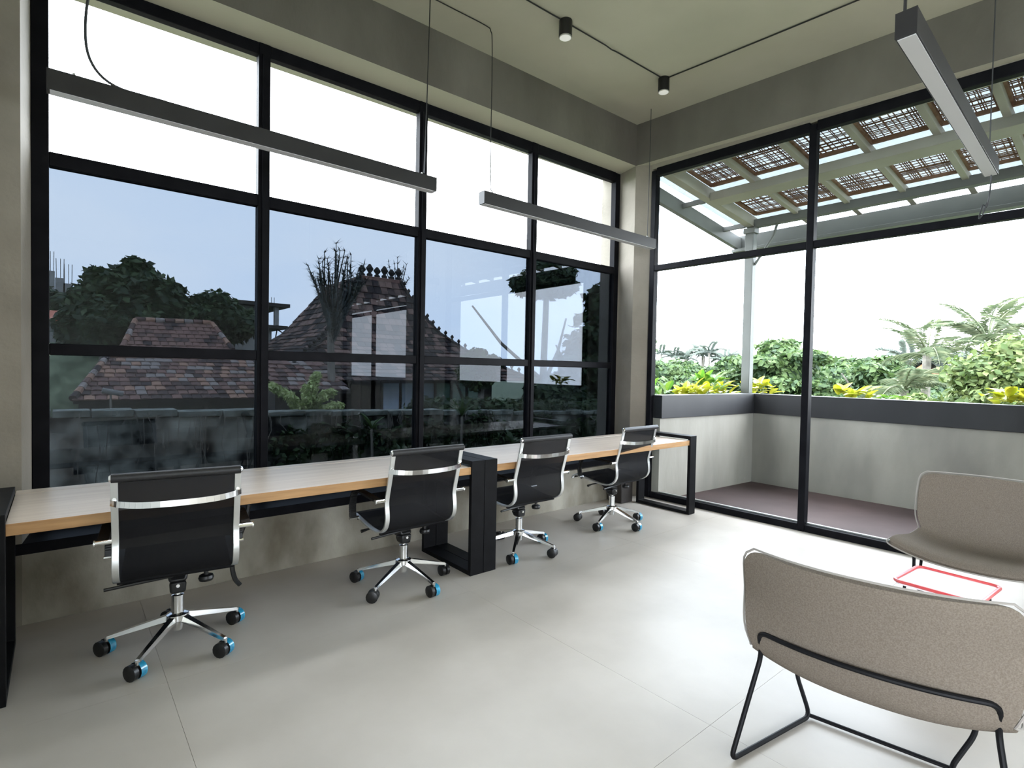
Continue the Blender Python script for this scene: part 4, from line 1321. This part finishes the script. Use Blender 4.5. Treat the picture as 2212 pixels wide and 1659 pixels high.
# grey concrete house far behind left --------------------------------
h4 = tag(empty('unfinished_house', (0, 0, 0)), 'far grey two storey concrete house with flat overhanging slabs', 'house')
MB().box(0.6, 3.95, 24.0, 28, 4.25, 4.42).build('roof_slab', M['under'], h4, smooth=False)
MB().box(0.6, 3.85, 24.0, 28, 3.18, 3.34).build('floor_slab', M['under'], h4, smooth=False)
MB().box(0.8, 3.2, 24.4, 28, -1, 3.18).build('house_wall', M['render_wall'], h4, smooth=False)
MB().box(0.8, 2.9, 24.6, 28, 3.34, 4.25).build('house_wall', M['render_wall'], h4, smooth=False)
MB().box(3.28, 3.48, 24.2, 24.4, 3.34, 4.25).build('column', M['render_wall'], h4, smooth=False)
for x in (3.15, 3.28):
    MB().tube([(x, 24.3, 4.42), (x, 24.3, 4.72)], 0.012, 5).build('rebar', M['cable'], h4)
m = MB()
for a, b in (((3.4, 24.2, 3.15), (4.8, 24.2, 2.35)), ((3.4, 24.2, 3.15), (3.25, 24.2, 2.3)), ((3.9, 24.2, 2.87), (3.6, 24.2, 2.3)), ((3.9, 24.2, 2.87), (4.2, 24.2, 2.35)), ((3.2, 24.2, 2.33), (4.85, 24.2, 2.33))):
    m.tube([a, b], 0.03, 5)
m.build('roof_truss', M['under'], h4)
h5 = tag(empty('rebar_columns', (0, 0, 0)), 'pale concrete columns with bare rebar on the skyline at far left', 'columns')
for x, z in ((-5.15, 5.65), (-4.78, 5.35), (-4.48, 5.12)):
    MB().box(x - 0.2, x + 0.16, 30, 30.4, 2, z).build('concrete_column', M['render_wall'], h5, smooth=False)
    for dx in (-0.15, 0.0, 0.12):
        MB().tube([(x + dx, 30.2, z), (x + dx * 1.1, 30.2, z + 0.95)], 0.018, 4).build('rebar', M['bark'], h5)
for x in (-2.35, -2.15):
    MB().tube([(x, 30.2, 4), (x, 30.2, 5.9)], 0.02, 4).build('rebar', M['bark'], h5)
h6 = tag(empty('red_roof_house', (0, 0, 0)), 'small building with a plain orange red roof at the far left', 'house')
MB().hexa([(-7.2, 20, 2.70), (-4.86, 20, 2.72), (-4.76, 23, 3.2), (-7.2, 23, 3.2), (-7.2, 20, 2.76), (-4.86, 20, 2.78), (-4.76, 23, 3.28), (-7.2, 23, 3.28)]).build('roof', M['redroof'], h6, smooth=False)
MB().box(-7.1, -4.9, 20.2, 23, 0, 2.7).build('house_wall', M['render_wall'], h6, smooth=False)

# trees on the left and behind ---------------------------------------
def tree(label, x, y, zc, R, H, n, size, m, seed, k=9, group=None, name='leafy_tree', flat=0.65, tr=0.16, blobs=None):
    g0 = gz(x, y)
    t = tag(empty(name, (x, y, g0)), label, 'tree', group)
    me = leaf_mesh('foliage', [(a, b, c + zc - g0, d, e, f) for a, b, c, d, e, f in (blobs or crown_blobs(seed, R, H, k, flat))], n, size, seed, m)
    link('foliage', me, t)
    trunk(max(zc - g0, 1.0), tr, 0.2, 3, seed).build('trunk', M['bark'], t)
    return t
tree('broad dark green tree forming the tallest crown behind the left tiled roof', -2.95, 17.4, 3.0, 1.75, 1.75, 15000, 0.15, M['leaf_dark'], 101, 11,
     blobs=[(0, 0, 0.3, 1.0, 1.0, 1.0), (0.05, 0, 1.15, 0.55, 0.6, 0.42), (-0.1, -0.3, 1.5, 0.25, 0.3, 0.18), (-0.75, 0, 0.75, 0.55, 0.6, 0.42), (0.75, 0, 0.65, 0.60, 0.6, 0.45), (-1.15, 0, 0.15, 0.6, 0.6, 0.5), (1.25, 0, 0.15, 0.55, 0.6, 0.35),
            (-0.6, -0.6, -0.4, 0.8, 0.7, 0.7), (0.6, -0.6, -0.4, 0.9, 0.7, 0.7), (1.3, -0.2, -0.6, 0.8, 0.6, 0.6), (-1.3, 0.0, -0.6, 0.7, 0.6, 0.6), (1.7, 0, -0.1, 0.3, 0.3, 0.12), (-0.95, 0.2, 1.15, 0.25, 0.3, 0.15)])
tree('dark green tree right of the broad one, in front of the concrete house', -0.55, 17.2, 2.75, 1.45, 1.15, 10000, 0.12, M['leaf_dark'], 102, 9)
tree('low dark bushy tree left of the broad one, beside the red roof', -3.80, 16.2, 2.30, 0.70, 0.8, 6000, 0.11, M['leaf_dark'], 103, 7)
tree('grey green trees under the rebar columns at far left', -5.9, 26.0, 3.7, 2.1, 0.7, 6000, 0.16, M['leaf_dark'], 104, 8)
tree('rounded dark tree on the skyline between red roof and broad tree', -3.6, 26.0, 3.9, 1.2, 0.7, 4000, 0.16, M['leaf_dark'], 105, 6)
tree('small dark tree between the concrete house and the steep tiled roof', 4.0, 22.5, 2.05, 1.3, 0.65, 4000, 0.14, M['leaf_dark'], 106, 6)
tree('tall very dark tree filling the right side of the fourth bay', 9.2, 8.4, 1.6, 1.7, 3.1, 15000, 0.16, M['leaf_dark'], 107, 12)
tree('dark overhanging tree crown at the top of the fourth bay', 7.2, 9.2, 4.22, 1.1, 0.75, 7000, 0.14, M['leaf_dark'], 108, 7)
tree('dark green tree behind the garden wall below the third bay', 6.3, 7.6, -0.2, 1.6, 1.2, 9000, 0.13, M['leaf_dark'], 109, 9)
tree('green shrub tree beside the right slope of the steep tiled roof', 5.15, 9.9, 1.25, 0.75, 0.8, 5000, 0.10, M['leaf_mid'], 110, 7)

# palms -------------------------------------------------------------
def frond_mesh(L, m, seed, n=34, w=0.42, droop=1.0, lw=0.035):
    r = random.Random(seed)
    pts = []
    K = 12
    for i in range(K + 1):
        s = i / K
        pts.append(Vector((L * s * (1 - 0.18 * s * droop), 0, L * (0.30 * s - 0.75 * droop * s * s))))
    q = MB()
    q.tube(pts, [0.028 * (1 - 0.8 * i / K) for i in range(K + 1)], 5)
    for k in range(n):
        s = 0.12 + 0.86 * k / n
        i = min(int(s * K), K - 1)
        p = pts[i].lerp(pts[i + 1], s * K - i)
        ln = w * (math.sin(PI * min(0.15 + s * 0.8, 1)) * 0.9 + 0.15) * r.uniform(0.85, 1.1)
        for sd in (-1, 1):
            d = Vector((0.55, sd * 1.0, -0.45 + r.uniform(-0.15, 0.15))).normalized()
            e = p + d * ln
            mid = p + d * ln * 0.5 + Vector((0, 0, 0.05 * ln))
            q.add([p, mid + Vector((lw, 0, 0)), e + Vector((0, 0, -0.1 * ln)), mid - Vector((lw, 0, 0))], [(0, 1, 2), (0, 2, 3)])
    return q.mesh('frond', m, smooth=False)
def palm(name, label, loc, crown_z, fronds, h_lean=0.3, elev=(0.1, 1.2), seed=0, group=None, tr=0.12, scale=1.0):
    r = random.Random(seed)
    g0 = gz(loc[0], loc[1])
    t = tag(empty(name, (loc[0], loc[1], g0)), label, 'palm', group)
    H = crown_z - g0
    MB().tube([(-h_lean, 0, 0), (-h_lean * 0.3, 0, H * 0.5), (0, 0, H)], [tr * 1.3, tr, tr * 0.8], 8).build('trunk', M['bark'], t)
    n = fronds[0]
    for k in range(n):
        o = link('frond', fronds[1 + k % (len(fronds) - 1)], t)
        o.location = (0, 0, H)
        o.rotation_euler = Matrix.Rotation(2 * PI * k / n * 1.0 + r.uniform(-0.15, 0.15), 3, 'Z').to_euler()
        e = r.uniform(*elev)
        o.rotation_euler = (Matrix.Rotation(2 * PI * ((k * 0.618) % 1), 3, 'Z') @ Matrix.Rotation(-e, 3, 'Y')).to_euler()
        o.scale = (scale,) * 3
    return t
fa, fb = frond_mesh(1.9, M['palm'], 1, 34, 0.45, lw=0.020), frond_mesh(1.7, M['palm'], 2, 30, 0.40, 0.7, lw=0.020)
palm('coconut_palm', 'tallest coconut palm, right of the picture behind the bright green tree', (14.2, -0.78), 2.35, (13, fa, fb), 0.2, (0.15, 1.35), 1)
palm('coconut_palm', 'coconut palm left of the tallest palm, fronds spreading to the left', (12.6, 0.18), 1.95, (11, fb, fa), 0.2, (0.0, 1.2), 2, scale=0.85)
palm('coconut_palm', 'low coconut palm in front of the tallest one, drooping over the parapet line', (11.0, 0.25), 1.05, (12, fa, fb), 0.2, (-0.1, 0.9), 3, scale=0.85)
palm('coconut_palm', 'coconut palm at the right edge with long arching fronds', (13.2, -1.75), 2.0, (11, fa, fb), 0.2, (0.1, 1.1), 4, scale=0.9)
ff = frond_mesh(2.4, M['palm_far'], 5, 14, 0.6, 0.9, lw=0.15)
FP = [(60, 41.2, 4.6), (61, 39.6, 4.3), (62, 38.4, 4.5), (60, 37.4, 3.9), (63, 36.6, 4.7), (61, 35.2, 4.3), (60, 33.9, 4.7), (64, 33.6, 3.9), (62, 32.6, 4.0), (60, 31.6, 3.6), (61, 30.6, 3.4), (63, 29.6, 3.1), (60, 27.2, 3.3), (62, 21.0, 3.2), (60, 19.4, 3.0),
      (40, 7.35, 3.1), (41, 6.55, 2.6), (40.5, 6.0, 2.7), (42, 5.2, 3.0)]
def copy_thing(src, loc, rz=0, sc=1.0, label=None, group=None):
    c = copy_tree(src)
    c.location = loc
    c.rotation_euler = (0, 0, rz)
    c.scale = (sc,) * 3
    if label:
        c['label'] = label
    if group:
        c['group'] = group
    return c
GP = 'distant palms on the skyline'
LP = 'hazy distant skyline palm nearest the left edge of the balcony window'
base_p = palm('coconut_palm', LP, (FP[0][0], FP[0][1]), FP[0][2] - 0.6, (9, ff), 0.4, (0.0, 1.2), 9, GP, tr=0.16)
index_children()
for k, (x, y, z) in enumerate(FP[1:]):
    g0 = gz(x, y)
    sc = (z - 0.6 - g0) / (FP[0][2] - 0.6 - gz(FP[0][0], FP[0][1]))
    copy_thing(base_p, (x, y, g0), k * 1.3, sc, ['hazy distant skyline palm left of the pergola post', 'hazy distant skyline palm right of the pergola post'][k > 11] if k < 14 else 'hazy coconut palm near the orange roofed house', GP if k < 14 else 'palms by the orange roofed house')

# valley canopy -------------------------------------------------------
protos = []
LV = 'green broadleaf tree in the wooded valley beyond the balcony'
GV = 'trees in the valley beyond the balcony'
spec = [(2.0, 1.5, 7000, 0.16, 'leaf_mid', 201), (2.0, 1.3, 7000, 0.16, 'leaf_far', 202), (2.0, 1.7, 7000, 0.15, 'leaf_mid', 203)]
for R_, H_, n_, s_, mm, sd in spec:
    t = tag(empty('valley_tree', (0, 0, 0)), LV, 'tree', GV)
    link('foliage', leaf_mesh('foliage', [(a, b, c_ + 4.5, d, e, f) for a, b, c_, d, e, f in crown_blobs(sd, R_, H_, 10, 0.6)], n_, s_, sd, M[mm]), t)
    trunk(4.2, 0.16, 0.1, 3, sd).build('trunk', M['bark'], t)
    protos.append(t)
index_children()
r = random.Random(77)
spots = []
for d, n, zt_, sc in ((17, 13, -0.15, 0.9), (23, 13, 0.35, 1.0), (30, 14, 0.95, 1.15), (39, 15, 1.75, 1.3), (50, 17, 2.35, 1.6), (62, 18, 3.0, 1.9)):
    for k in range(n):
        az = math.radians(-1 + 44 * (k + 0.5 + r.uniform(-0.3, 0.3)) / n)
        spots.append((d, d * r.uniform(0.94, 1.06), az, zt_ + r.uniform(-0.28, 0.38), sc * r.uniform(0.9, 1.15)))
used = [False] * 3
ROWN = {17: 'nearest', 23: 'second', 30: 'third', 39: 'fourth', 50: 'fifth', 62: 'farthest'}
for row, d, az, zt_, sc in spots:
    x, y = -4.8 + (d + 4.8) * math.cos(az), -3.7 + (d + 4.8) * math.sin(az)
    if x < 11.5 and y > -4:
        continue
    if y > 6 and x < 14:
        continue
    if d > 27 and math.radians(12) < az < math.radians(17):
        zt_ -= 0.9
    k = r.randrange(3)
    g0 = gz(x, y)
    top = 4.5 + 1.5
    loc = (x, y, zt_ - top * sc)
    if not used[k]:
        used[k] = True
        t = protos[k]
        t.location = loc
        t.scale = (sc,) * 3
        c = t
    else:
        c = copy_thing(protos[k], loc, r.uniform(0, 6.3), sc)
    side = 'left of the pergola post' if az > math.radians(29) else ('between the pergola post and the window mullion' if az > math.radians(23) else ('right of the window mullion' if az > math.radians(13) else 'towards the right edge'))
    c['label'] = 'green valley tree in the %s row, %s' % (ROWN[row], side)
    c['group'] = 'valley trees of the %s row, %s' % (ROWN[row], side)
tree('taller dark green tree with layered crown right of the pergola post', 26.5, 9.9, 1.55, 2.7, 2.0, 12000, 0.20, M['leaf_mid'], 301, 11, flat=0.35)
tree('rounded green tree right of the balcony window mullion', 26.0, 5.1, 1.15, 1.7, 1.2, 7000, 0.20, M['leaf_mid'], 302, 9)
tree('bright yellow green tree filling the right edge behind the parapet', 9.2, -2.30, 1.15, 1.35, 1.0, 18000, 0.075, M['leaf_light'], 303, 12)
tree('bright green low tree in front of the palms by the parapet', 9.6, -0.35, 0.45, 0.95, 0.5, 9000, 0.075, M['leaf_light'], 304, 9)
# far buildings
h7 = tag(empty('orange_roofed_house', (0, 0, 0)), 'house with a bright orange tiled roof among the valley trees', 'house')
MB().hexa([(38.6, 5.6, 1.60), (38.6, 7.9, 1.60), (44, 8.0, 1.6), (44, 5.6, 1.6), (40.5, 6.2, 2.05), (40.5, 7.0, 2.05), (42, 7.0, 2.05), (42, 6.2, 2.05)]).build('roof', M['orangeroof'], h7, smooth=False)
MB().hexa([(38.8, 6.2, 1.95), (38.8, 6.7, 1.95), (41, 6.7, 1.95), (41, 6.2, 1.95), (39.6, 6.4, 2.3), (39.6, 6.5, 2.3), (40, 6.5, 2.3), (40, 6.4, 2.3)]).build('upper_roof', M['orangeroof'], h7, smooth=False)
MB().box(39.2, 43, 5.9, 7.5, -3, 1.6).build('house_wall', M['render_wall'], h7, smooth=False)
h8 = tag(empty('concrete_building', (0, 0, 0)), 'grey multi-storey concrete frame building on the valley skyline', 'building')
for k in range(4):
    MB().box(58, 62, 13.4, 14.9, 1.2 + k * 0.62, 1.3 + k * 0.62).build('floor_slab', M['render_wall'], h8, smooth=False)
for y in (13.45, 13.9, 14.35, 14.8):
    MB().box(58, 58.15, y, y + 0.1, -3, 3.1).build('column', M['render_wall'], h8, smooth=False)
MB().box(58.6, 62, 13.5, 14.8, -3, 3.1).build('house_wall', M['under'], h8, smooth=False)
MB().hexa([(57.6, 13.0, 3.1), (57.6, 15.1, 3.1), (62, 15.1, 3.1), (62, 13.0, 3.1), (59, 13.8, 3.45), (59, 14.6, 3.45), (61, 14.6, 3.45), (61, 13.8, 3.45)]).build('roof', M['under'], h8, smooth=False)

# croton plants behind the parapet ----------------------------------
def croton(x, y, n, h, m, label, seed, sp_=0.17, lw=0.045):
    r = random.Random(seed)
    t = tag(empty('croton_plant', (x, y, 0.95)), label, 'plant', 'leafy plants in the balcony planter')
    MB().tube([(0, 0, 0), (0.01, 0, h * 0.6)], 0.008, 6).build('stem', M['bark'], t)
    for k in range(n):
        a = 2 * PI * k * 0.618 + r.uniform(-0.3, 0.3)
        e = r.uniform(0.15, 1.15)
        L = r.uniform(0.13, 0.20)
        z = h * r.uniform(0.55, 1.05)
        vs, fs = [], []
        K = 5
        for i in range(K + 1):
            s = i / K
            ww = lw * math.sin(PI * min(0.05 + s * 0.92, 0.98)) ** 0.7
            px, pzz = L * s, -0.25 * L * s * s
            vs += [(px, -ww, pzz + ww * 0.35), (px, 0, pzz), (px, ww, pzz + ww * 0.35)]
        for i in range(K):
            for j in range(2):
                fs.append((i * 3 + j, i * 3 + j + 1, i * 3 + j + 4, i * 3 + j + 3))
        o = MB().add(vs, fs).build('leaf', m, t)
        o.location = (r.uniform(-sp_, sp_) * 0.4, r.uniform(-sp_, sp_), z)
        o.rotation_euler = (Matrix.Rotation(a, 3, 'Z') @ Matrix.Rotation(-e, 3, 'Y')).to_euler()
    return t
CR = [(0.56, -0.02, 7, 0.20, 'leaf_lime', 'green plant in the planter at the left end of the side parapet'),
      (1.08, -0.02, 16, 0.20, 'leaf_yellow', 'yellow leaved plant behind the side parapet, left of the tall lime one'),
      (1.33, 0.0, 8, 0.20, 'leaf_yellow', 'small yellow leaved plant directly left of the tall lime one'),
      (1.60, 0.0, 18, 0.32, 'leaf_lime', 'tall lime green plant behind the side parapet'),
      (1.95, 0.05, 14, 0.24, 'leaf_yellow', 'yellow leaved plant directly left of the pergola post'),
      (2.36, -0.30, 16, 0.26, 'leaf_yellow', 'yellow leaved plant directly right of the pergola post'),
      (2.40, -1.43, 16, 0.22, 'leaf_yellow', 'yellow leaved plant right of the balcony window mullion'),
      (2.40, -1.80, 6, 0.18, 'leaf_lime', 'small green plant right of the yellow one past the mullion'),
      (2.40, -2.78, 16, 0.26, 'leaf_yellow', 'yellow leaved plant at the right edge of the picture')]
for k, (x, y, n, h, mm, lab) in enumerate(CR):
    croton(x, y, int(n * 1.6), h, M[mm], lab, 400 + k)
